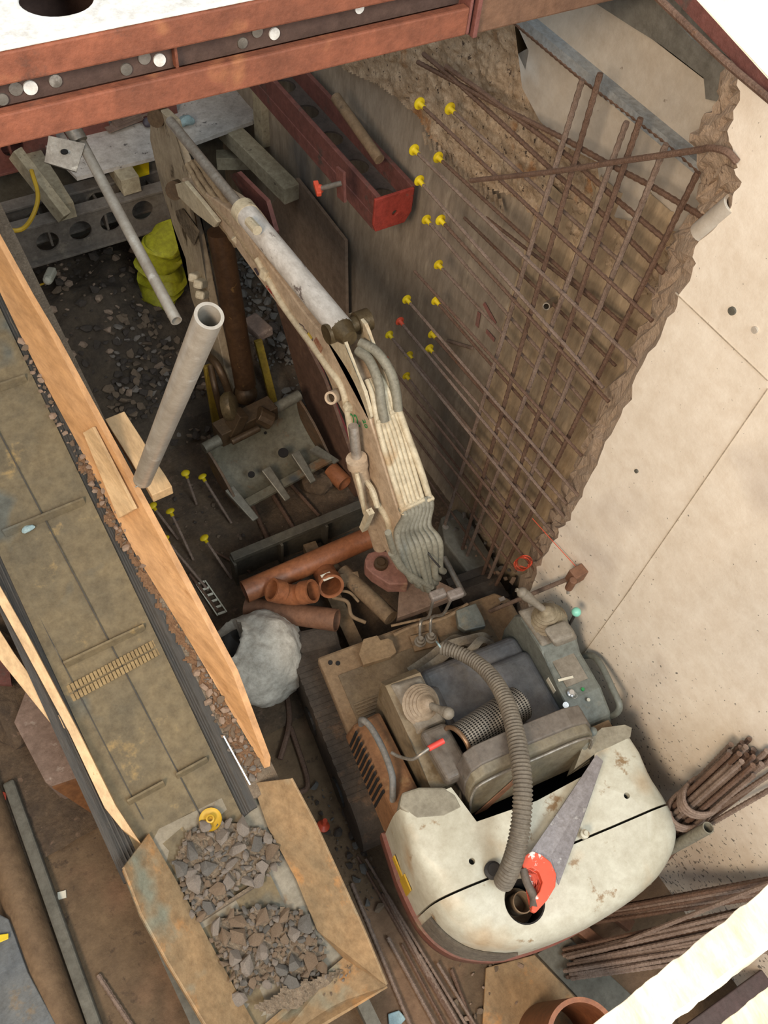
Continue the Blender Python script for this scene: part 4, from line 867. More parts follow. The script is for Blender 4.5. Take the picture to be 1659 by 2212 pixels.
# seat belt webbing
for i, (P, wd) in enumerate(((([(885, 1452, .66), (925, 1425, .68), (958, 1398, .70), (985, 1380, .62), (1018, 1390, .60), (1040, 1395, .6)]), .045), ([(905, 1455, .70), (940, 1432, .74), (975, 1405, .72), (1000, 1402, .62)], .04), ([(960, 1395, .66), (1010, 1382, .68), (1045, 1375, .66), (1060, 1390, .62), (1062, 1410, .68)], .04), ([(1000, 1420, .72), (1022, 1400, .76), (1040, 1382, .74), (1058, 1392, .70), (1068, 1420, .72)], .035), ([(935, 1440, .66), (1000, 1415, .60), (1050, 1410, .58), (1100, 1400, .56)], .05))):
    bm = B(); Q = smooth_path([Pz(*q) for q in P], 6); A = []; Bq = []
    for j, q in enumerate(Q):
        d = (Q[min(j + 1, len(Q) - 1)] - Q[max(0, j - 1)]).normalized(); s = d.cross(Vector((.2 * math.sin(j * .7 + i), .1, 1))).normalized() * wd / 2; A.append(q - s); Bq.append(q + s)
    strip(bm, A, Bq, (0, 0, .002)); obj('seat_belt', bm, 'strap', st_, smooth=True)
# left console
def console(name, prof, u0, u1, m):              # prof in (v,z) extruded across u
    bm = B(); slab(bm, [w(u0, v, z) for v, z in prof], RU * (u1 - u0)); return E(name, bm, m, bevel=.014)
lc = console('left_console', [(-.335, .50), (-.325, .86), (-.36, .905), (-.56, .915), (-.60, .90), (-.79, .90), (-.795, .50)], .135, .285, mat('dusty_brown_console', '8a7a62', '7a6a50', 5, .7, 0, .1, 50, '6c5a3e', 6, .56, .1))
bm = B(); P = [w(*q) for q in ((.15, -.36, .905), (.285, -.37, .905), (.295, -.585, .905), (.165, -.585, .905), (.17, -.38, .925), (.27, -.39, .925), (.28, -.57, .93), (.185, -.575, .93))]; hexa(bm, P); obj('console_top', bm, 'cons', lc, bevel=.008)
bprof = [(t_ * 1.1, r_ * 1.32) for t_, r_ in [(0, .058), (.006, .060), (.012, .052), (.016, .053), (.022, .045), (.027, .046), (.033, .038), (.038, .039), (.044, .031), (.049, .032), (.056, .024), (.062, .023), (.07, .015), (.075, .012)]]
jb = w(.225, -.485, .925); jt = Pz(968, 1541, 1.04); ax = (jt - jb).normalized() * .55 + Vector((0, 0, .45))
bm = B(); lathe(bm, jb, ax, bprof, 24); obj('joystick_boot', bm, mat('dusty_beige_rubber', '9a8872', '8a7862', 8, .65), lc, smooth=True, ang=60)
bm = B(); p0 = jb + ax.normalized() * .06; P = [p0.lerp(jt, i / 8) for i in range(9)]; rings(bm, P, [.013, .013, .014, .014, .015, .016, .018, .022, .020], 14); ball(bm, jt, .024); obj('joystick', bm, 'cons', lc, smooth=True)
bm = B(); P = [w(*q) for q in ((.165, -.60, .915), (.275, -.60, .915), (.285, -.80, .92), (.18, -.80, .92), (.16, -.59, .99), (.275, -.59, .985), (.285, -.79, 1.0), (.175, -.795, 1.0))]; hexa(bm, P); q = obj('armrest', bm, mat('glossy_grey_brown_plastic', '736a60', '685f55', 6, .28, 0, .03), lc, bevel=.022); q.modifiers['bevel'].segments = 4
bm = B(); tube(bm, [Pz(846, 1626, .93), Pz(862, 1634, .95), Pz(890, 1640, 1.0), Pz(910, 1628, 1.03), Pz(930, 1614, 1.035)], .0065, 8); lv = obj('safety_lever', bm, 'steel', lc, smooth=True)
bm = B(); tube(bm, [Pz(926, 1617, 1.035), Pz(958, 1600, 1.035)], .011, 10, 0); obj('red_grip', bm, 'redg', lv, smooth=True)
# right console
rc = console('right_console', [(-.275, .52), (-.25, .70), (-.265, .86), (-.30, .93), (-.46, .945), (-.52, .90), (-.68, .90), (-.78, .86), (-.84, .76), (-.86, .64), (-.80, .56), (-.6, .50)], .765, .935, 'consb')
bm = B(); hexa(bm, [w(*q) for q in ((.76, -.27, .925), (.93, -.28, .925), (.935, -.46, .945), (.77, -.46, .945), (.775, -.285, .95), (.915, -.29, .95), (.92, -.45, .965), (.785, -.45, .965))]); obj('console_top', bm, 'cons', rc, bevel=.01)
jb = w(.85, -.365, .955); jt = Pz(1128, 1280, 1.08); ax = (jt - jb).normalized() * .4 + Vector((0, 0, .6))
bm = B(); lathe(bm, jb, ax, bprof, 24); obj('joystick_boot', bm, mat('dusty_tan_rubber', '93866f', '85785f', 8, .65), rc, smooth=True, ang=60)
bm = B(); p0 = jb + ax.normalized() * .06; P = [p0.lerp(jt, i / 8) for i in range(9)]; rings(bm, P, [.012, .013, .014, .015, .016, .018, .021, .023, .018], 14); ball(bm, jt, .023); beam(bm, jt, jt + Vector((-.02, .02, .01)), .012, .012); obj('joystick', bm, 'cons', rc, smooth=True)
bm = B(); hexa(bm, [Pz(x, y, z) for x, y, z in ((1180, 1372, .98), (1230, 1350, .98), (1252, 1382, .98), (1200, 1402, .98), (1170, 1355, 1.03), (1222, 1335, 1.03), (1243, 1372, 1.03), (1196, 1390, 1.03))]); q = obj('armrest', bm, 'cons', rc, bevel=.016); q.modifiers['bevel'].segments = 4
bm = B(); hexa(bm, [w(*q) for q in ((.80, -.50, .901), (.90, -.50, .901), (.90, -.63, .901), (.80, -.63, .901), (.80, -.50, .905), (.90, -.50, .905), (.90, -.63, .905), (.80, -.63, .905))]); obj('instrument_panel', bm, 'cons', rc)
bm = B(); a, b = Pz(1206, 1470, .908), Pz(1238, 1462, .908); beam(bm, a, b, .010, .003); obj('label_strip', bm, 'paper', rc)
bm = B(); a, b = w(.764, -.56, .86), w(.764, -.62, .86); beam(bm, a, b, .004, .03); obj('label_strip', bm, 'paper', rc)
bm = B(); c = Pz(1233, 1498, .905); lathe(bm, c, (0, 0, 1), [(0, .016), (.008, .016), (.012, .010), (.016, .010)], 18); obj('ignition_switch', bm, 'silver', rc, smooth=True)
bm = B(); P = [c + Vector((.012 * math.cos(a_ * .55), .012 * math.sin(a_ * .55) - .015, .014)) for a_ in range(12)]; tube(bm, P, .0012, 6, 2); obj('key_ring', bm, 'silver', rc)
bm = B(); disc(bm, Pz(1222, 1523, .93), (-.2, -.2, 1), .012, .003); obj('key_fob', bm, 'silver', rc)
for x, y in ((1259, 1489), (1271, 1512)):
    bm = B(); disc(bm, Pz(x, y, .905), (0, 0, 1), .007, .006); obj('indicator', bm, 'green' if x < 1262 else 'paper', rc)
bm = B(); a, b = Pz(1228, 1352, .96), Pz(1245, 1322, 1.06); rings(bm, [a, b], .006, 10); bl = obj('throttle_lever', bm, 'black', rc, smooth=True)
bm = B(); ball(bm, b, .019, sub=3); obj('lever_knob', bm, 'mint', bl, smooth=True)
bm = B(); tube(bm, [Pz(1258, 1417, .80), Pz(1282, 1418, .86), Pz(1300, 1440, .90), Pz(1322, 1485, .92), Pz(1338, 1522, .92), Pz(1332, 1540, .88), Pz(1312, 1550, .8)], .013, 12); obj('grab_handle', bm, 'consb', rc, smooth=True)
bm = B(); box(bm, (.80, -.90, .78), (.90, -.80, .88), w); tube(bm, [w(.78, -.86, .8), w(.80, -.87, .93)], .014, 10, 0); E('bracket', bm, 'tan', bevel=.01)
bm = B(); rings(bm, [Pz(1258, 1620, .93), Pz(1274, 1585, .99)], .014, 10); ball(bm, Pz(1280, 1580, .99), .018); E('tank_neck', bm, 'consb', smooth=True)
# ---- boom in the plane x = 1.2
XB = 1.125; BW = .115
lo = [(858, 1232), (818, 1160), (792, 1060), (776, 990), (753, 915), (728, 868), (700, 800), (640, 715), (575, 625), (520, 550), (468, 478), (398, 412)]
up = [(885, 1225), (872, 1150), (842, 1050), (812, 950), (786, 872), (757, 808), (716, 745), (660, 680), (602, 600), (546, 525), (492, 452), (392, 385)]
A = smooth_path([Px(x, y, XB) for x, y in lo], 4); Bq = smooth_path([Px(x, y, XB) for x, y in up], 4)
bm = B(); strip(bm, A, Bq, (BW, 0, 0)); boom = E('boom', bm, 'peach', bevel=.006)
def top_off(x, y, dx=0, dz=0): p = Px(x, y, XB); return p + Vector((dx, 0, dz))
def onboom(i_, dx, dz): return Px(*up[i_], XB) + Vector((dx, 0, dz))
def topP(i_, dx, h):                             # point on the boom top: position along it, offset across, height above
    f = max(0, min(len(Bq) - 1.001, i_ * 4)); k = int(f); p = Bq[k].lerp(Bq[k + 1], f - k); d = Bq[k + 1] - Bq[k]; nn_ = Vector((0, -d.z, d.y)).normalized()
    if nn_.dot(Bq[k] - A[k]) < 0: nn_ = -nn_
    return p + nn_ * h + Vector((dx, 0, 0))
for dx in (.0, .10):
    q = [(5.1, -.01), (5.2, .05), (5.5, .10), (5.85, .105), (5.75, .07), (5.3, .04), (4.6, .03), (3.9, .012), (3.7, -.01)]
    q = [(6.2, -.01), (6.25, .07), (6.0, .11), (5.7, .115), (5.4, .08), (4.9, .05), (4.3, .045), (3.6, .02), (3.5, -.01)]
    bm = B(); slab(bm, [topP(i_, dx, h) for i_, h in q], (.014, 0, 0)); obj('cylinder_ear', bm, 'cream', boom, bevel=.003)
pc = topP(5.95, 0, .075)
bm = B(); rings(bm, [pc + Vector((-.02, 0, 0)), pc + Vector((.145, 0, 0))], .030, 18); rings(bm, [pc + Vector((-.03, 0, 0)), pc + Vector((.01, 0, 0))], .038, 18); obj('cylinder_pin', bm, 'oil', boom, smooth=True)
bm = B(); rings(bm, [pc + Vector((.095, 0, 0)), pc + Vector((.15, 0, 0))], .042, 18); obj('pin_boss', bm, 'oil', boom, smooth=True)
bm = B(); pipe(bm, Px(714, 860, XB - .055), Px(735, 850, XB + .01), .026, .017, 20); obj('pivot_boss', bm, 'peach', boom, smooth=True)
bm = B(); lathe(bm, Px(716, 861, XB - .05), (1, 0, 0), [(0, .017), (.005, .016), (.006, .006)], 16); obj('grease_pin', bm, 'brown', boom)
# hard pipes along the boom
def bpipe(P, r, m='cream', nm='hydraulic_pipe', x=1.14, parent=None, k=5):
    bm = B(); tube(bm, [Px(q[0], q[1], q[2] if len(q) > 2 else x) for q in P], r, 10, k); return obj(nm, bm, m, parent or boom, smooth=True)
bpipe([(556, 560), (585, 612), (620, 672), (664, 730), (706, 790), (738, 835), (752, 895), (764, 960), (785, 1020), (812, 1080), (838, 1125), (846, 1180)], .0145, x=1.12)
bpipe([(640, 640), (690, 690), (722, 728)], .013, x=1.19)
bpipe([(548, 520), (590, 580), (645, 645), (700, 710)], .013, x=1.185)
def tpipe(L_, r, m='cream', nm='hydraulic_pipe'):
    bm = B(); tube(bm, [topP(*q) for q in L_], r, 10, 5); return obj(nm, bm, m, boom, smooth=True)
for dx, r in ((.014, .012), (.034, .0095), (.052, .0095), (.069, .0095), (.087, .0095), (.106, .0095)):
    tpipe([(1.35, dx, .022), (2.2, dx, .02), (3.0, dx, .02), (3.6, dx * .8 + .01, .024), (4.1, dx * .7 + .02, .035), (4.6, dx * .6 + .03, .02)], r)
tpipe([(1.4, .135, .02), (2.1, .128, .03), (2.9, .115, .03), (3.5, .11, .03)], .014)
tpipe([(5.5, .07, .06), (5.1, .10, .075), (4.5, .115, .07), (4.0, .115, .05), (3.5, .105, .035)], .019, 'hoseg', 'hydraulic_hose')
tpipe([(5.4, .05, .05), (5.0, .065, .06), (4.4, .06, .06), (3.9, .045, .05), (3.4, .04, .035)], .019, 'hoseg', 'hydraulic_hose')
for (ia, da), (ib, db) in (((3.45, .01), (3.35, .06)), ((3.5, .07), (3.5, .12)), ((1.5, 0), (1.5, .11)), ((1.45, .115), (1.45, .15))):
    bm = B(); beam(bm, topP(ia, da, .022), topP(ib, db, .022), .024, .032); obj('pipe_clamp', bm, 'cream', boom, bevel=.005)
bm = B(); beam(bm, Px(745, 878, 1.10), Px(770, 880, 1.15), .028, .03); obj('pipe_clamp', bm, 'cream', boom, bevel=.006)
# lower hoses bundle sagging forward
MID = [(862, 1188), (873, 1184), (885, 1180), (897, 1176), (909, 1172), (921, 1168), (935, 1164), (948, 1160)]
END = [(886, 1246), (899, 1256), (911, 1263), (921, 1266), (928, 1260), (933, 1250), (939, 1240), (950, 1225)]
for i in range(8):
    dx = .012 + .017 * i
    bm = B(); tube(bm, [topP(1.55, dx, .02), topP(1.35, dx, .024), Py(858 + 9.5 * i, 1152 - 2.5 * i, 1.222), Py(868 + 11.5 * i, 1198 - 4 * i, 1.152), Py(*END[i], 1.115 + .008 * (i % 3)), Py(END[i][0] + 8, END[i][1] + 9, 1.16)], .0150, 10, 7); obj('hydraulic_hose', bm, 'hoseg', boom, smooth=True)
for q in ([(838, 1150), (850, 1190), (872, 1230), (905, 1262)], [(845, 1195), (868, 1228), (900, 1250), (932, 1268)]):
    bm = B(); tube(bm, [Py(x, y, 1.11) for x, y in q], .012, 10, 6); obj('hydraulic_hose', bm, 'hoseg', boom, smooth=True)
bpipe([(880, 1110, 1.22), (900, 1150, 1.19), (925, 1195, 1.17), (950, 1225, 1.2)], .004, 'black', 'thin_cable')
# boom cylinder below the boom
bm = B(); rings(bm, [Px(772, 1000, 1.08), Px(822, 1180, 1.17)], .034, 18); bcl = E('boom_cylinder', bm, 'peach', smooth=True)
bm = B(); rings(bm, [Px(763, 920, 1.08), Px(772, 1003, 1.08)], .020, 14); obj('rod', bm, 'chrome', bcl, smooth=True)
bm = B(); rings(bm, [Px(770, 990, 1.075), Px(773, 1006, 1.08)], .042, 18); obj('gland', bm, 'peach', bcl, smooth=True)
bm = B(); tube(bm, [Px(770, 1022, 1.05), Px(778, 1055, 1.05), Px(786, 1100, 1.06), Px(790, 1112, 1.06)], .009, 8); tube(bm, [Px(788, 1035, 1.10), Px(805, 1060, 1.1), Px(815, 1095, 1.1)], .012, 8); beam(bm, Px(800, 1105, 1.05), Px(785, 1142, 1.05), .026, .026); obj('feed_pipe', bm, 'cream', bcl, smooth=False)
# arm (stick) cylinder above the boom
bm = B(); a, b = Px(532, 462, 1.15), Px(738, 712, 1.15); rings(bm, [a, b], .0475, 26); acy = E('arm_cylinder', bm, 'white', smooth=True)
bm = B(); rings(bm, [Px(524, 452, 1.15), Px(536, 467, 1.15)], .052, 24); obj('gland', bm, 'cream', acy, smooth=True)
bm = B(); rings(bm, [Px(368, 262, 1.15), Px(528, 458, 1.15)], .0225, 18); obj('rod', bm, 'chrome', acy, smooth=True)
bm = B(); rings(bm, [b, Px(756, 732, 1.15)], [.048, .03], 18); obj('end_eye', bm, 'oil', acy, smooth=True)
bm = B(); rings(bm, [Px(538, 478, 1.10), Px(556, 498, 1.10)], .02, 10); obj('port', bm, 'cream', acy)
for i, P in enumerate(([(405, 355), (430, 400), (460, 440), (500, 485), (530, 530), (560, 570)], [(415, 350), (440, 392), (475, 440), (512, 490), (545, 535)], [(425, 345), (455, 390), (490, 440), (520, 480), (552, 520)], [(398, 362), (420, 405), (450, 450), (490, 500), (510, 530)])):
    bm = B(); Q = smooth_path([Px(x, y, 1.13 + .012 * i) for x, y in P], 9); rings(bm, Q, [.0125 if (j // 3) % 2 else .0145 for j in range(len(Q))], 9); obj('sleeved_hose', bm, mat('tan_hose_sleeve', 'a38f72', '8f7b60', 16, .8) if i == 0 else bpy.data.materials['tan_hose_sleeve'], boom, smooth=True)
bm = B(); beam(bm, Px(566, 595, 1.10), Px(588, 588, 1.15), .04, .045); obj('pipe_clamp', bm, 'cream', boom, bevel=.006)
bm = B(); beam(bm, Px(505, 545 - 25, 1.12), Px(552, 490, 1.2), .02, .03); obj('pipe_clamp', bm, 'cream', boom, bevel=.004)
# stickers and writing on the boom side
def on_side(txt, x, y, x2, y2, size, m, dx=-.002):
    cu = bpy.data.curves.new('t', 'FONT'); cu.body = txt; cu.size = size; cu.extrude = .0006; tmp = bpy.data.objects.new('t', cu); COL.objects.link(tmp)
    dg = bpy.context.evaluated_depsgraph_get(); me = bpy.data.meshes.new_from_object(tmp.evaluated_get(dg)); bpy.data.objects.remove(tmp)
    a, b = Px(x, y, XB + dx), Px(x2, y2, XB + dx); ex_ = (b - a).normalized(); nz__ = Vector((-1, 0, 0)); ey_ = nz__.cross(ex_)
    wd = max(v.co.x for v in me.vertices); k = (b - a).length / wd
    bmx = B(); bmx.from_mesh(me); bpy.data.meshes.remove(me)
    for v in bmx.verts: v.co = a + ex_ * v.co.x * k + ey_ * v.co.y * k + nz__ * v.co.z
    return obj('lettering', bmx, m, boom)
on_side('CARMENTS', 575, 622, 603, 654, .03, 'red')
on_side('22', 762, 918, 778, 922, .03, 'green'); on_side('20', 782, 906, 789, 925, .03, 'green')
def sticker(P, m): bm = B(); slab(bm, [Px(x, y, XB - .001) for x, y in P], (-.0012, 0, 0)); obj('sticker', bm, m, boom)
sticker([(678, 736), (683, 728), (697, 752), (693, 764)], 'decalr'); sticker([(662, 722), (667, 718), (675, 730), (670, 738)], 'decaly')
sticker([(548, 580), (553, 578), (560, 592), (557, 596)], 'decal')
bm = B(); tube(bm, [Px(x, y, XB - .001) for x, y in ((646, 700), (645, 708), (652, 716), (657, 712), (655, 705), (647, 699))], .0018, 6, 3); obj('sticker', bm, 'decal', boom)
bm = B(); tube(bm, [Px(x, y, XB - .001) for x, y in ((659, 712), (664, 718), (661, 726), (668, 735), (676, 732), (672, 742))], .0014, 6, 3); obj('sticker', bm, 'decal', boom)
# ---- stick (dipper arm)
sp = [(324, 251), (323, 300), (339, 369), (357, 435), (372, 480), (402, 560), (414, 646), (440, 720), (470, 800), (496, 850), (508, 846), (486, 797), (452, 646), (438, 577), (424, 510), (408, 455), (412, 395), (390, 336), (370, 262), (345, 238)]
bm = B(); slab(bm, [Px(x, y, 1.15) for x, y in sp], (.045, 0, 0)); stk = E('dipper_arm', bm, mat('stained_cream_paint', 'b5a68c', 'a1907a', 6, .65, 0, .15, 40, '51422f', 9, .60, .06, (1, 1, .5)), bevel=.006)
bm = B(); rings(bm, [Px(336, 256, 1.12), Px(352, 248, 1.18)], .04, 16); obj('pivot_pin', bm, 'brown', stk, smooth=True); bm = B(); rings(bm, [Px(376, 412, 1.10), Px(392, 406, 1.16)], .044, 18); obj('pivot_pin', bm, 'brown', stk, smooth=True)
bm = B(); slab(bm, [Px(x, y, 1.14) for x, y in ((380, 455), (395, 450), (432, 500), (420, 530), (385, 475))], (-.004, 0, 0)); obj('scratched_decal', bm, mat('scratched_decal', '8d7d66', '4b3d2e', 30, .7), stk)
bm = B(); slab(bm, [Px(x, y, 1.10) for x, y in ((378, 398), (398, 392), (430, 430), (470, 480), (462, 492), (420, 460), (385, 425))], (.02, 0, 0)); obj('boom_tip_plate', bm, 'cream', stk, bevel=.004)
bm = B(); a, b = Px(474, 500, 1.20), Px(530, 830, 1.20); rings(bm, [a, b], .060, 22); bcy = E('bucket_cylinder', bm, mat('oily_brown_barrel', '61462f', '4a3524', 7, .45, .4, .1, 40, '8b6a40', 15, .64, .04), smooth=True)
bm = B(); ball(bm, Px(530, 850, 1.2), .068, sub=3); obj('end_eye', bm, 'brown', bcy, smooth=True)
bm = B(); 
for q in ((425, 598), (436, 612), (440, 635)): beam(bm, Px(q[0] - 10, q[1] + 3, 1.09), Px(q[0] + 8, q[1] - 3, 1.16), .05, .045)
E('hose_block', bm, 'cream', bevel=.012)
bm = B(); tube(bm, [Px(440, 760, 1.08), Px(470, 790, 1.08), Px(495, 850, 1.1), Px(505, 900, 1.12), Px(490, 925, 1.12)], .022, 10); tube(bm, [Px(455, 790, 1.05), Px(465, 840, 1.02), Px(480, 900, 1.02)], .018, 10); E('bucket_link', bm, 'brown', smooth=True)
bm = B(); lathe(bm, Pz(482, 880, .62), (.8, -.4, .2), [(0, .06), (.02, .075), (.05, .075), (.07, .05)], 18); E('link_boss', bm, 'oil', smooth=True)
bm = B(); beam(bm, Pz(470, 940, .50), Pz(590, 880, .50), .10, .10); beam(bm, Pz(498, 935, .5), Pz(520, 890, .62), .08, .06); rings(bm, [Pz(500, 955, .54), Pz(560, 925, .54)], .018, 12); rings(bm, [Pz(555, 895, .55), Pz(585, 910, .5)], .05, 12); E('quick_hitch', bm, 'brown', bevel=.01)
# bucket
R0, R1 = Pz(447, 965, .48), Pz(640, 857, .48); E0, E1 = Pz(520, 1095, .26), Pz(712, 990, .26)
ax_ = (R1 - R0).normalized(); mid0 = (R0 + E0) / 2
back = Vector((-.10, .10, 0)); dn = Vector((0, 0, -1))
prof = [(0, 0, 0), (.02, 0, .055), (.06, 0, .10), (.16, 0, .13), (.35, 0, .135), (.6, 0, .12), (.8, 0, .07), (1.0, 0, 0)]
def bp_(S0, S1, f, dz): return S0.lerp(S1, f) + dn * dz
inA = [bp_(R0, E0, f, d) for f, _, d in prof]; inB = [bp_(R1, E1, f, d) for f, _, d in prof]
bm = B(); strip(bm, smooth_path(inA, 4), smooth_path(inB, 4), dn * .014); bkt = E('bucket', bm, 'buck', smooth=True)
for S_, nm in ((inA, -1), (inB, 1)):
    bm = B(); rim = [S_[0].lerp(S_[-1], f) + Vector((0, 0, .03 * math.sin(PI * f))) for f in (1, .75, .5, .25, 0)]
    slab(bm, S_ + rim[1:-1], ax_ * .014 * nm); obj('side_plate', bm, mat('rusty_bucket_side', '6f5238', '5e5042', 6, .6, .3, .1) if nm < 0 else bpy.data.materials['rusty_bucket_side'], bkt, bevel=.002)
bm = B(); rings(bm, [R0 - ax_ * .02, R1 + ax_ * .02], .030, 14); obj('rim_tube', bm, mat('grey_rim_steel', '7b7464', '6a6456', 7, .6, .3, .1), bkt, smooth=True)
bm = B(); beam(bm, E0 - ax_ * .0, E1, .05, .016, (0, 0, 1)); obj('cutting_edge', bm, 'buck', bkt)
for (tx, ty), f in zip(((553, 1124), (622, 1081), (677, 1043), (728, 1000)), (.02, .40, .72, .985)):
    p = E0.lerp(E1, f); q = Pz(tx, ty, .23); back_ = p + (p - q).normalized() * .10 + Vector((0, 0, .012))
    bm = B(); d = (q - p).normalized(); s = ax_ * .028
    hexa(bm, [back_ - s, back_ + s, q + s * .7, q - s * .7, back_ - s + Vector((0, 0, .03)), back_ + s + Vector((0, 0, .03)), q + s * .7 + Vector((0, 0, .012)), q - s * .7 + Vector((0, 0, .012))])
    obj('tooth', bm, mat('worn_tooth_steel', '7d786b', '6d685c', 7, .5, .4, .1) if f < .05 else bpy.data.materials['worn_tooth_steel'], bkt, bevel=.005)
for x, y, r in ((612, 978, .028), (543, 1025, .018), (573, 935, .008)):
    bm = B(); disc(bm, Pz(x, y, .345 if r > .01 else .36), (-.1, -.15, 1), r, .008); obj('worn_hole', bm, 'hole', bkt)
# ================================================================== THINGS ON THE EXCAVATOR
a, b = Pz(988, 1608, .985), Pz(1120, 1520, .93)
t = thing('mesh_filter_tube', (a + b) / 2, 'perforated metal tube with a copper-coloured ring end lying on the dark seat', 'metal tube')
bm = B(); seg = 48; d, s, u = frame(a, b); r0 = .069; luv = bm.loops.layers.uv.new('UVMap'); Ra = [bm.verts.new(a + (s * math.cos(2 * PI * i / seg) + u * math.sin(2 * PI * i / seg)) * r0) for i in range(seg)]; Rb = [bm.verts.new(b + (s * math.cos(2 * PI * i / seg) + u * math.sin(2 * PI * i / seg)) * r0) for i in range(seg)]
for i in range(seg):
    f = bm.faces.new([Ra[i], Ra[(i + 1) % seg], Rb[(i + 1) % seg], Rb[i]])
    for l_, uvv in zip(f.loops, ((0, i / seg), (0, (i + 1) / seg), (1, (i + 1) / seg), (1, i / seg))): l_[luv].uv = uvv
obj('perforated_wall', bm, 'perf', t, smooth=True)
bm = B(); pipe(bm, a + d * .01, b, .060, .058, 24); lathe(bm, b - d * .004, d, [(0, .066), (.006, .066)], 24); obj('inner_liner', bm, 'hole', t)
bm = B(); mj = .068; mr = .009; Q = [a + (s * math.cos(2 * PI * i / 36) + u * math.sin(2 * PI * i / 36)) * mj for i in range(37)]; rings(bm, Q, mr, 10, cap=False); obj('ring_end', bm, mat('copper_brown_ring', '9a7d62', '84684e', 10, .4, .6, .1), t, smooth=True)
P = [Pz(*q) for q in ((955, 1400, .93), (985, 1408, .955), (1025, 1428, .99), (1062, 1462, 1.04), (1092, 1512, 1.09), (1110, 1570, 1.125), (1122, 1630, 1.15), (1129, 1700, 1.16), (1126, 1770, 1.145), (1115, 1835, 1.10), (1098, 1885, 1.03), (1088, 1905, .975))]
Q = smooth_path(P, 22); bm = B(); acc = 0; Rr = []
for i, q in enumerate(Q):
    if i: acc += (q - Q[i - 1]).length
    f = min(1, acc / .55); Rr.append((.0255 + .0065 * f) * (1 + .075 * math.sin(acc * 2 * PI / .0135)))
# resample finely
cum = [0]
for i in range(1, len(Q)): cum.append(cum[-1] + (Q[i] - Q[i - 1]).length)
tot = cum[-1]; NN = int(tot / .0022); QQ = []; RR = []; j = 0
for i in range(NN + 1):
    s_ = tot * i / NN
    while j < len(cum) - 2 and cum[j + 1] < s_: j += 1
    f = (s_ - cum[j]) / max(1e-9, cum[j + 1] - cum[j]); QQ.append(Q[j].lerp(Q[j + 1], f)); g = min(1, s_ / .55); RR.append((.0255 + .0065 * g) * (1 + .085 * math.sin(s_ * 2 * PI / .0132)))
rings(bm, QQ, RR, 20); ch = T('corrugated_hose', bm, 'hosem', 'dusty grey corrugated hose curving from the seat belt over the seat onto the bonnet', 'hose', smooth=True, ang=80)
bm = B(); q = Pz(951, 1398, .925); tube(bm, [q + Vector((.0, .028, 0)), q + Vector((-.01, 0, .03)), q + Vector((0, -.028, 0)), q + Vector((.01, 0, -.02))], .004, 6); obj('tape_end', bm, 'cyan', ch)
# hand saw
zs = 1.0
t = thing('hand_saw', Pz(1205, 1810, .96), 'hand saw with a scratched grey blade and orange handle lying on the white bonnet', 'saw')
sz = {}
bp2 = [(1288, 1630, 1.0), (1303, 1644, 1.0), (1268, 1745, .995), (1207, 1912, .985), (1190, 1850, .985), (1148, 1838, .985), (1210, 1748, .995)]
bm = B(); slab(bm, [Pz(*q) for q in bp2], (0, 0, -.0025)); obj('saw_blade', bm, 'blade', t)
hp2 = [(1128, 1868), (1134, 1848), (1150, 1838), (1170, 1846), (1190, 1862), (1202, 1888), (1200, 1915), (1182, 1945), (1157, 1972), (1148, 1968), (1151, 1945), (1166, 1925), (1172, 1905), (1164, 1884), (1148, 1874), (1133, 1880)]
bm = B(); slab(bm, [Pz(x, y, 1.0) for x, y in hp2], (0, 0, -.024)); obj('saw_handle', bm, 'sawh', t, bevel=.003)
bm = B(); tube(bm, [Pz(1130, 1876, .99), Pz(1138, 1905, .985), Pz(1152, 1935, .985), Pz(1153, 1960, .99)], .014, 10); obj('handle_grip', bm, mat('dusty_dark_grip', '5b534b', '6d6258', 9, .7), t, smooth=True)
# ================================================================== BETWEEN THE CONVEYOR AND THE DIGGER
def clay(name, a, b, ro, label, m='clay', mid=None, cat='clay pipe', collar=()):
    t_ = T(name, (lambda bm: (pipe(bm, a, b, ro, ro * .87, 32, mid), bm)[1])(B()), m, label, cat, smooth=True)
    d = (Vector(b) - Vector(a)).normalized()
    for e in collar:
        bm = B(); p = Vector(a) if e == 0 else Vector(b); dd = d if e == 0 else -d
        if mid is not None: dd = ((Vector(mid) - p)).normalized()
        pipe(bm, p - dd * .004, p + dd * .055, ro * 1.12, ro * .90, 32); obj('socket_collar', bm, m, t_, smooth=True)
    return t_
clay('clay_pipe', Pz(528, 1279, .40), Pz(800, 1160, .40), .055, 'long straight orange clay pipe lying against the dozer blade', mid=None)
clay('clay_pipe', Pz(535, 1312, .26), Pz(728, 1340, .38), .054, 'short dusty clay pipe lying lowest, its open end toward the digger floor', 'clayd')
clay('clay_elbow', Pz(588, 1274, .50), Pz(674, 1277, .50), .050, 'orange clay bend with both collared ends up, on top of the other pipes', 'clay', Pz(632, 1285, .43), 'clay pipe', (0, 1))
clay('clay_socket', Pz(715, 1266, .45), Pz(700, 1235, .36), .056, 'short brown clay socket with a white label beside the clay bend', 'clay', None, 'clay pipe', (0,))
bm = B(); slab(bm, [Pz(x, y, .49) for x, y in ((692, 1243), (712, 1235), (724, 1246), (700, 1256))], (0, .003, -.003)); q = obj('label', bm, 'paper', bpy.data.objects['clay_socket'])
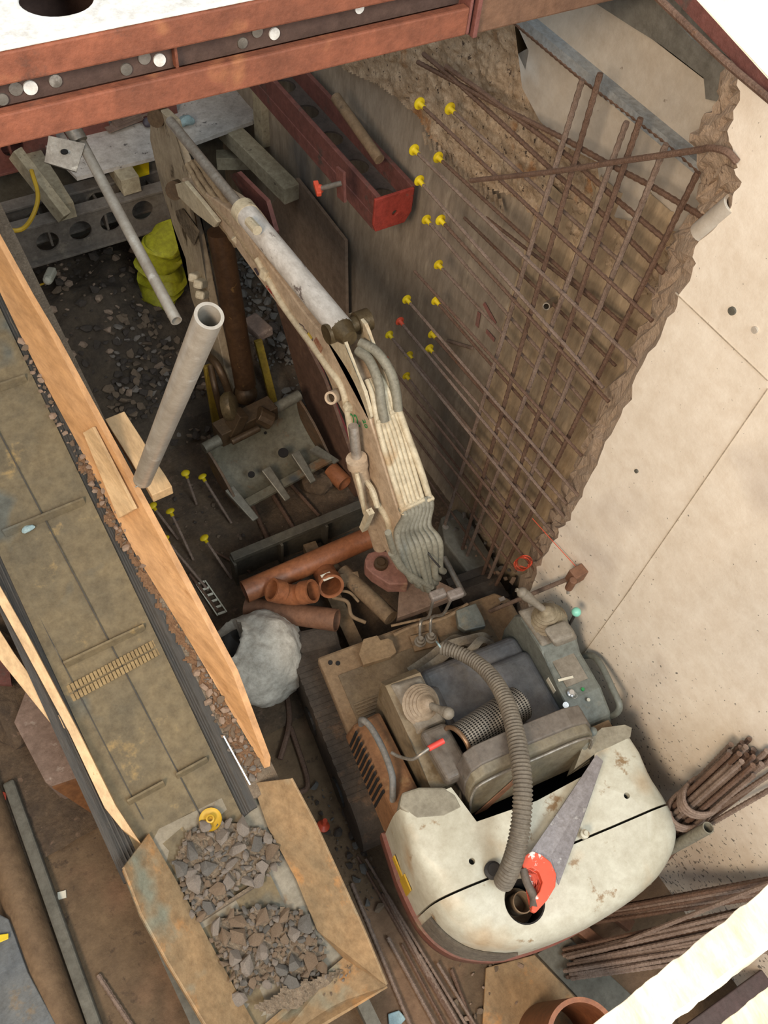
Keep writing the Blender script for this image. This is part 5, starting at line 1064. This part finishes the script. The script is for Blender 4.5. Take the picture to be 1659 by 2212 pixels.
# white rubble sack
bm = B(); c = Pz(560, 1425, .22); g = bmesh.ops.create_icosphere(bm, subdivisions=5, radius=1)
out = []
for v in bm.verts:
    n = v.co.copy(); x, y, z = n
    sx = .235 if x > 0 else .22; k = 1 + .10 * noise.noise(n * 1.8) + .07 * (abs(noise.noise(Vector((x * 4 + y * 3, y * 1.2, z * 4 + 3)))) ** .7 - .3) + .03 * noise.noise(n * 9)
    if z < -.5: z = -.5 - (z + .5) * .1
    q = Vector((x * sx * k, y * .215 * k, z * .26 * k))
    # open mouth toward the upper left
    m_ = Vector((-.62, .45, .64)); dd = (n - m_.normalized()).length
    if dd < .62: q *= (1 - .55 * (1 - dd / .62) ** .7) if dd < .5 else 1.04
    v.co = c + q
T('rubble_sack', bm, 'bag', 'dirty white woven sack with an open dark mouth between the plywood board and the digger', 'sack', smooth=True, ang=80)
bm = B(); ball(bm, c + Vector((-.085, .065, .11)), .085, (1, 1, .6), 3); rough_up(bm, .03, 14); T('sack_mouth_shade', bm, 'black', 'dark lump painted as shade in the mouth of the white sack', 'sack opening', smooth=True)  # black lump paints in the darkness inside the open sack
bm = B(); 
for k in range(6): beam(bm, Pz(426 + k * 9, 1262 + k * 13, .05), Pz(442 + k * 9, 1256 + k * 13, .05), .012, .006)
beam(bm, Pz(424, 1262, .05), Pz(470, 1330, .05), .006, .006); beam(bm, Pz(443, 1254, .05), Pz(490, 1322, .05), .006, .006)
T('perforated_strip', bm, 'paper', 'pale ladder-shaped metal strip on the dirt above the white sack', 'metal strip')
# capped bars standing out of the dirt near the thick tube
FC = [((403, 1028), (425, 1090), 'nearest the foot of the thick tube'), ((441, 1036), (500, 1130), 'right beside the one nearest the thick tube'), ((334, 1098), (385, 1165), 'closest to the orange side board'), ((371, 1111), (418, 1210), 'right of the one by the orange board'), ((362, 1170), (450, 1275), 'half hidden by the orange board edge'), ((445, 1168), (500, 1250), 'apart, below the bucket')]
for i, ((x, y), (x2, y2), wd) in enumerate(FC):
    a = Pz(x, y, .22); b = Pz(x2, y2, .04); T('rebar', rib_bar([a, b], .007), 'rebar', 'low rebar under the yellow dirt cap ' + wd, 'rebar', 'capped bars in the dirt', smooth=True)
    capobj(a, (a - b).normalized() + Vector((-.1, 0, .6)), 'capy', 'yellow mushroom cap standing in the dirt, ' + wd, 'caps in the dirt', 1.0)
for i, (x, y, x2, y2, r_) in enumerate(((540, 1080, 580, 1168, .012), (585, 1062, 640, 1150, .012), (623, 1040, 690, 1115, .010), (462, 1190, 540, 1235, .006), (410, 1240, 470, 1320, .008))):
    T('rebar', rib_bar([Pz(x, y, .05), Pz(x2, y2, .05)], r_), 'rebard', 'dark bar flat in the dirt, ' + ['under the leftmost bucket tooth', 'under the second bucket tooth', 'under the third bucket tooth', 'beside the lowest yellow dirt cap', 'left of the ladder-shaped strip'][i], 'rebar', smooth=True)
# plywood form boards right of the bucket
def board(name, P, z, m, label, th=.018):
    bm = B(); slab(bm, P, (th, 0, 0)); return T(name, bm, m, label, 'board', bevel=.001)
board('form_board', [Px(x, y, 1.50) for x, y in ((596, 655), (640, 700), (700, 820), (790, 1075), (745, 1070), (655, 860))], 0, mat('brown_form_ply', '6f5140', '5e4536', 4, .75, 0, .2, 50, '7d604a', 7, .56, .1), 'long brown form board standing right of the bucket')
board('form_board', [Px(x, y, 1.54) for x, y in ((668, 760), (692, 800), (796, 1060), (780, 1080), (745, 960))], 0, 'red', 'narrow red form board behind the brown one')
bm = B(); a, b = Px(505, 385, 1.34), Px(575, 480, 1.34); strip(bm, [Px(495, 378, 1.30), Px(560, 470, 1.30), Px(590, 530, 1.30)], [Px(512, 372, 1.30), Px(575, 435, 1.30), Px(594, 500, 1.30)], (.02, 0, 0))
T('red_edged_board', bm, 'redd', 'dusty red-edged board standing behind the chrome rod', 'board')
for i, (P, w_) in enumerate((([(436, 790), (470, 790), (482, 935), (465, 935)], 'left one'), ([(545, 735), (568, 735), (610, 870), (590, 885)], 'right one'))):
    a, b = Pz(P[0][0] + 12, P[0][1], .50), Pz(P[3][0] + 5, P[3][1], .02); bm = B(); beam(bm, a, b, .045, .03, (0, 1, 0)); T('yellow_post', bm, 'yell', 'grimy yellow post standing behind the bucket, ' + w_, 'post', bevel=.004)
bm = B(); q = Pz(552, 705, .5); beam(bm, q + Vector((-.01, .07, .0)), q + Vector((.02, -.09, 0)), .10, .06); rough_up(bm, .01, 9); T('dusty_box', bm, 'brickc', 'dusty pinkish box on the right yellow post', 'box', bevel=.012)
bm = B(); ball(bm, Pz(690, 1040, .08), .085, (1.1, .9, .7), 3); rough_up(bm, .02, 22); T('gravel_clump', bm, 'floord', 'dark gravel clump under the rightmost bucket tooth', 'gravel')
clay('clay_pipe', Pz(715, 1015, .12), Pz(745, 1045, .12), .05, 'short clay pipe end poking out behind the rightmost bucket tooth')
bm = B(); a = Pz(975, 1125, .2); slab(bm, [Pz(x, y, .26) for x, y in ((952, 1118), (985, 1098), (1012, 1118), (1085, 1240), (1040, 1275), (960, 1170))], (0, 0, -.26)); T('concrete_kerb', bm, 'dark_c', 'dark concrete kerb block at the wall beside the digger hoses', 'concrete block', bevel=.01)
# prop frame lying on the dirt left of the digger
bm = B(); tube(bm, [Pz(618, 1480, .03), Pz(625, 1560, .03), Pz(605, 1640, .03)], .014, 8); tube(bm, [Pz(628, 1570, .03), Pz(665, 1690, .03), Pz(640, 1715, .03)], .012, 8); T('bent_steel_frame', bm, 'rebard', 'dark bent steel frame lying on the dirt left of the digger', 'frame', smooth=True)
bm = B(); tube(bm, [Pz(528, 1545, .05), Pz(590, 1672, .05)], .008, 8, 0); T('rebar', bm, 'rebard', 'thin dark bar on the dirt just right of the orange side board tip', 'rebar')
bm = B(); lathe(bm, Pz(698, 1785, .02), (.3, .2, 1), [(0, .03), (.004, .03), (.02, .012), (.05, .011)], 16); T('rebar_protector', bm, 'capo', 'orange cap lying on the dirt beside the digger rear', 'rebar cap', smooth=True)
# ================================================================== STONES
def make_rocks(m, n):
    L_ = []
    for k in range(n):
        bm = B(); pts = []
        for i in range(15):
            d = Vector((random.gauss(0, 1), random.gauss(0, 1), random.gauss(0, 1))).normalized(); pts.append(bm.verts.new((d.x * random.uniform(.8, 1.1), d.y * random.uniform(.55, .85), d.z * random.uniform(.35, .6))))
        g = bmesh.ops.convex_hull(bm, input=bm.verts)
        bmesh.ops.delete(bm, geom=[v for v in bm.verts if not v.link_faces], context='VERTS')
        bmesh.ops.recalc_face_normals(bm, faces=bm.faces)
        me = bpy.data.meshes.new('rock'); bm.to_mesh(me); bm.free(); me.materials.append(MT[m]); L_.append(me)
    return L_
RK = {m: make_rocks(m, 6) for m in ('rockA', 'rockB', 'rockD', 'rockP', 'rockG')}
def scatter(n, poly, surf, smin, smax, kinds, name, label, cat, group, power=2.0, sep=.75, lift=.3):
    xs = [p[0] for p in poly]; ys = [p[1] for p in poly]; placed = []; tries = 0
    while len(placed) < n and tries < n * 60:
        tries += 1; x, y = random.uniform(min(xs), max(xs)), random.uniform(min(ys), max(ys))
        if not inpoly(x, y, poly): continue
        s_ = smin + (smax - smin) * random.random() ** power if len(placed) > n * .12 else smax * random.uniform(.7, 1); p = surf(x, y)
        if any((p - q).length < (s_ + r_) * sep for q, r_ in placed): continue
        placed.append((p, s_)); mk = random.choice(kinds)
        o = bpy.data.objects.new(name, random.choice(RK[mk])); COL.objects.link(o)
        o.location = p + Vector((0, 0, s_ * lift)); o.rotation_euler = (random.uniform(-.4, .4), random.uniform(-.4, .4), random.uniform(0, 6.3)); o.scale = (s_, s_, s_)
        tag(o, label, cat, group)
def heap(name, poly, surf, h, m, label, step=.0, kind='stuff'):
    xs = [p[0] for p in poly]; ys = [p[1] for p in poly]; bm = B(); V = {}; st = 5.0
    for j in range(int((max(ys) - min(ys)) / st) + 1):
        for i in range(int((max(xs) - min(xs)) / st) + 1):
            x, y = min(xs) + i * st, min(ys) + j * st
            if inpoly(x + 14 * noise.noise(Vector((x * .05, y * .05, 0))), y + 14 * noise.noise(Vector((x * .05, y * .05, 5))), poly):
                p = surf(x, y); p = p + Vector((0, 0, h * (.3 + .9 * abs(noise.noise(p * 9))) + .006 * random.random() + .012 * abs(noise.noise(p * 45)))); V[(i, j)] = bm.verts.new(p)
    for (i, j) in V:
        if (i + 1, j) in V and (i, j + 1) in V and (i + 1, j + 1) in V: bm.faces.new([V[(i, j)], V[(i + 1, j)], V[(i + 1, j + 1)], V[(i, j + 1)]])
    bmesh.ops.delete(bm, geom=[v for v in bm.verts if not v.link_faces], context='VERTS')
    return tag(obj(name, bm, m), label, 'rubble', None, kind)
H1 = [(400, 1800), (440, 1775), (520, 1778), (575, 1795), (600, 1815), (612, 1850), (600, 1880), (560, 1905), (520, 1915), (445, 1985), (410, 1975), (392, 1910), (375, 1860), (388, 1830)]
H2 = [(470, 1985), (560, 1955), (650, 1970), (680, 2020), (705, 2045), (695, 2110), (650, 2130), (560, 2130), (520, 2165), (500, 2110), (455, 2030)]
S1 = lambda x, y: Pb(x, y, .008)
heap('rubble_dust', H1, S1, .02, 'dirt', 'brown crushed concrete dust under the upper stone heap in the hopper')
heap('rubble_dust', H2, S1, .02, 'dirt', 'brown crushed concrete dust under the lower stone heap in the hopper')
heap('rubble_dust', [(640, 2120), (760, 2085), (800, 2125), (740, 2160), (600, 2190), (520, 2190)], lambda x, y: Pb(x, y, .05), .01, 'dirt', 'thin gritty dust on the front apron of the hopper')
scatter(105, H1, lambda x, y: Pb(x, y, .03), .010, .047, ['rockA', 'rockA', 'rockB', 'rockG'], 'rubble_stone', 'angular grey concrete lump in the upper heap on the conveyor hopper', 'stone', 'stones of the upper hopper heap', 1.8, .62, .4)
scatter(120, H2, lambda x, y: Pb(x, y, .03), .011, .046, ['rockA', 'rockB', 'rockB', 'rockG'], 'rubble_stone', 'angular brown-grey lump in the lower heap at the hopper mouth', 'stone', 'stones of the lower hopper heap', 1.6, .62, .4)
scatter(16, [(690, 2100), (760, 2080), (800, 2118), (770, 2140), (700, 2150)], lambda x, y: Pb(x, y, .08), .005, .012, ['rockA', 'rockB'], 'grit_stone', 'small stone on the hopper front apron', 'stone', 'small stones on the apron')
LG = [(178, 975), (300, 1205), (430, 1420), (560, 1645), (568, 1672), (540, 1690), (500, 1615), (430, 1475), (330, 1300), (230, 1130), (160, 985)]
LG2 = [(430, 1430), (480, 1510), (560, 1650), (566, 1680), (545, 1692), (505, 1640), (465, 1560), (425, 1455)]
scatter(75, LG2, lambda x, y: Pb(x, y, .052), .006, .024, ['rockP', 'rockB', 'rockA'], 'spilled_stone', 'pinkish stone spilled on the ledge near the tip of the orange side board', 'stone', 'stones on the conveyor ledge', 1.5, .6)
scatter(70, [(40, 720), (120, 880), (200, 1010), (330, 1230), (300, 1240), (170, 1000), (90, 860), (36, 735)], lambda x, y: Pb(x, y, .055), .006, .022, ['rockP', 'rockP', 'rockB'], 'spilled_stone', 'pinkish pebble wedged on the ledge beside the upper orange side board', 'stone', 'pebbles on the upper conveyor ledge', 1.2, .7)
heap('ledge_grit', LG, lambda x, y: Pb(x, y, .046), .006, mat('brown_orange_grit', '8c6a4c', '765840', 30, .95, 0, 1, 100, 'a88866', 60, .6, .05), 'brown orange grit along the ledge between belt and orange board')
MU = [(70, 640), (150, 600), (300, 560), (400, 640), (430, 760), (450, 900), (420, 950), (300, 900), (230, 900), (160, 820), (100, 740)]
scatter(230, [(60, 600), (150, 580), (320, 560), (350, 640), (440, 760), (460, 930), (240, 900), (150, 800)], lambda x, y: (lambda p: Vector((p.x, p.y, mudz(p.x, p.y) if p.y > 3.1 else .05)))(Pz(x, y, .22)), .010, .045, ['rockD', 'rockD', 'rockB', 'rockP'], 'mud_stone', 'rough brown stone on the dark mud heap left of the digger arm', 'stone', 'stones on the mud heap', 2.2, .7)
scatter(140, [(250, 760), (330, 720), (430, 820), (460, 930), (300, 905), (235, 890)], lambda x, y: (lambda p: Vector((p.x, p.y, (mudz(p.x, p.y) if p.y > 3.1 else .05) + .01)))(Pz(x, y, .15)), .018, .040, ['rockA', 'rockB', 'rockD'], 'mud_stone', 'grey-brown stone of the pile at the foot of the mud heap behind the thick tube', 'stone', 'stones at the foot of the mud heap', 1.2, .7)
scatter(150, [(500, 560), (560, 580), (640, 760), (690, 900), (620, 860), (560, 800), (520, 660)], lambda x, y: (lambda p: Vector((p.x, p.y, (mudz(p.x, p.y) if p.y > 3.1 else .05) + .02)))(Pz(x, y, .12)), .012, .045, ['rockG', 'rockG', 'rockD'], 'grey_stone', 'cool grey stone in the rubble strip between digger arm and boom', 'stone', 'grey stones between arm and boom', 1.6, .68)
scatter(60, [(950, 1130), (1040, 1080), (1140, 1190), (1130, 1270), (1080, 1250), (1000, 1180)], lambda x, y: Pz(x, y, .25), .010, .035, ['rockA', 'rockG', 'rockP'], 'wall_foot_stone', 'broken concrete lump at the foot of the rebar mesh', 'stone', 'lumps at the foot of the mesh', 1.6, .8)
scatter(70, [(640, 1680), (720, 1700), (800, 1850), (840, 1960), (800, 2000), (700, 1800)], lambda x, y: Pz(x, y, .01), .005, .030, ['rockD', 'rockB', 'rockG'], 'floor_stone', 'small stone on the dirt between hopper and digger', 'stone', 'stones between hopper and digger', 3, .8)
scatter(26, [(940, 2090), (1130, 2070), (1150, 2200), (1000, 2212)], lambda x, y: Pz(x, y, .01), .005, .022, ['rockB', 'rockP'], 'floor_stone', 'small brown stone on the floor behind the digger', 'stone', 'stones behind the digger', 2.5, .8)
scatter(40, [(380, 1000), (540, 1120), (620, 1100), (740, 1080), (560, 1180), (480, 1230), (360, 1120)], lambda x, y: Pz(x, y, .03), .005, .018, ['rockD', 'rockB'], 'dirt_stone', 'small stone in the dirt in front of the bucket', 'stone', 'stones in front of the bucket', 2, .8)
# ================================================================== BARS ON THE FLOOR AND AT THE WALL
LB = [((772, 1850), (1010, 2260)), ((760, 1908), (905, 2260)), ((790, 1855), (1035, 2260)), ((826, 1930), (1000, 2240)), ((849, 1961), (1005, 2250)), ((838, 2025), (960, 2250)), ((868, 2040), (985, 2260)), ((905, 2062), (1018, 2260)), ((945, 2080), (1048, 2250)), ((975, 2094), (1030, 2240)), ((815, 1895), (925, 2110))]
for i, (a, b) in enumerate(LB):
    T('rebar', rib_bar([Pz(*a, .015 + .006 * (i % 3)), Pz(*b, .02)], .0085 if i % 2 else .0065), 'rebar' if i % 3 else 'rebard', 'loose rebar on the floor between the hopper apron and the digger rear', 'rebar', 'floor bars left of the digger rear', smooth=True)
random.seed(11)
for i in range(15):
    f = i / 14; a = (1290 - 18 * random.random(), 1968 + 26 * f); b = (1690, 1893 + 38 * f)
    T('rebar', rib_bar([Pz(*a, .03 + .02 * (i % 3)), Px(*b, 1.655 - .012 * (i % 3))], .0085), 'rebar' if i % 2 else 'rebard', 'dusty bar in the upper sheaf of the pile between digger tail and white wall', 'rebar', 'upper sheaf of floor bars', smooth=True)
for i in range(20):
    f = i / 19; a = (1215 + 40 * random.random(), 2052 + 62 * f); b = (1690, 1935 + 105 * f + 10 * random.random())
    T('rebar', rib_bar([Pz(*a, .03 + .02 * (i % 3)), Px(*b, 1.655 - .012 * (i % 3))], .0085), 'rebar' if i % 3 else 'rebard', 'brown bar in the lower sheaf of the pile above the sunlit-white timber', 'rebar', 'lower sheaf of floor bars', smooth=True)
T('rebar', rib_bar([Pz(1281, 2062, .12), Px(1690, 1897, 1.60)], .0085), 'rebar', 'single bar crossing diagonally over both floor sheaves', 'rebar', smooth=True)
flat('brown_floor_sheet', [(1050, 2090), (1155, 2062), (1345, 2260), (1180, 2290), (1040, 2250)], .02, .02, 'plyd', 'brown dusty sheet on the floor behind the digger', 'sheet')
flat('grey_floor_sheet', [(1160, 2060), (1225, 2020), (1420, 2200), (1350, 2262)], .018, .018, 'dark_c', 'grey sheet on the floor under the lower bars', 'sheet')
for k, (x, y) in enumerate(((1232, 1990), (1285, 1940))):
    a, b = Pz(x, y, .06), Pz(x + 78, y + 62, .06); bm = B(); beam(bm, a, b, .05, .05); T('timber_beam', bm, 'clayd', ['brown batten under the bars, nearer the digger', 'brown batten under the bars, nearer the wall'][k], 'timber', bevel=.004)
# bundle leaning on the wall
t_ax0, t_ax1 = Px(1380, 1850, 1.52), Px(1618, 1626, 1.615)
dB, sB, uB = frame(t_ax0, t_ax1)
for i in range(24):
    a_ = i * 2.4; rr_ = .010 * math.sqrt(i) * 1.25; spread = 1.5 if i % 3 else 1.0
    off = sB * rr_ * math.cos(a_) * spread + uB * rr_ * math.sin(a_); o2 = sB * rr_ * math.cos(a_ + .5) * 1.2 + uB * rr_ * math.sin(a_ + .5)
    e = t_ax1 + off + dB * random.uniform(-.06, .05)
    st0 = t_ax0 - dB * .25 + o2
    if e.x > XW - .014: e.x = XW - .014
    T('rebar', rib_bar([st0, (st0 + e) / 2, e], .0088), 'rebar' if i % 2 else 'rebard', 'rusty bar in the tied bundle leaning on the white wall behind the digger tail', 'rebar', 'bars of the leaning bundle', smooth=True)
for i, (xa, ya, xb, yb_) in enumerate(((1440, 1800, 1668, 1640), (1450, 1815, 1675, 1665), (1470, 1790, 1650, 1630), (1500, 1800, 1690, 1690))):
    T('rebar', rib_bar([Px(xa, ya, 1.56), Px(xb, yb_, 1.645)], .0088), 'rebar', 'rusty bar splaying right from the tied bundle toward the image edge', 'rebar', 'splayed bars beside the bundle', smooth=True)
def ring_coil(c, r, k, label):
    bm = B(); Q = []
    for i in range(int(26 * k) + 1): a_ = i * 2 * PI / 26; Q.append(c + sB * r * 1.35 * math.cos(a_) + uB * r * .85 * math.sin(a_) + dB * (.016 * i / 26))
    rings(bm, Q, .0075, 8); T('wire_coil', bm, 'rebar', label, 'wire coil', smooth=True)
cc = t_ax0.lerp(t_ax1, .62); ring_coil(cc, .072, 3.2, 'upper coil of thick wire round the leaning bundle'); cc = t_ax0.lerp(t_ax1, .50); ring_coil(cc, .075, 3.1, 'lower coil of thick wire round the leaning bundle')
pipe_a, pipe_b = Px(1440, 1838, 1.48), Px(1530, 1788, 1.52)
bm = B(); pipe(bm, pipe_a - (pipe_b - pipe_a) * .8, pipe_b, .021, .017, 24); T('grey_tube', bm, 'hoseg', 'open grey tube poking out below the leaning bundle', 'tube', smooth=True)
bm = B(); tube(bm, [Px(1420, 1880, 1.5), Px(1500, 1800, 1.6), Px(1640, 1690, 1.66)], .006, 8); T('rebar', bm, 'rebard', 'thin bar lying along the wall under the leaning bundle', 'rebar', smooth=True)
# clay pipe standing bottom right, timbers with overexposed daylight painted in and others
c = Pz(1262, 2248, .50); bm = B(); pipe(bm, (c.x, c.y, 0), c, .135, .118, 48); T('clay_pipe', bm, 'clay', 'large upright clay pipe cut by the bottom edge', 'clay pipe', smooth=True)
def wt(P, d0, d1, w_, h_, label, m='wtimb'):
    a, b = Pd(*P[0], d0), Pd(*P[1], d1); bm = B(); beam(bm, a, b, w_, h_, (0, .3, 1)); bmesh.ops.subdivide_edges(bm, edges=[e for e in bm.edges if e.calc_length() > .2], cuts=40); rough_up(bm, .0025, 60); return T('sunlit_white_timber', bm, m, label, 'timber', bevel=.001)
wt(((1270, 2285), (1760, 1905)), 1.36, 1.18, .046, .036, 'rough timber painted bright as if sunlit, crossing the bottom right corner')
wt(((1560, 2300), (1760, 2150)), 1.36, 1.22, .06, .05, 'second timber painted bright as if sunlit, just showing in the bottom right corner')
flat('purple_brown_sheet', [(1480, 2215), (1720, 2040), (1760, 2260), (1500, 2330)], .3, .02, mat('purple_brown_panel', '5d4a48', '4f4340', 5, .7), 'dark purplish panel below the sunlit-white timber', 'panel')
flat('blue_scrap', [(838, 2190), (862, 2182), (878, 2200), (860, 2220), (840, 2216)], .015, .01, 'cyan', 'pale blue plastic scrap on the floor below the hopper corner', 'scrap')
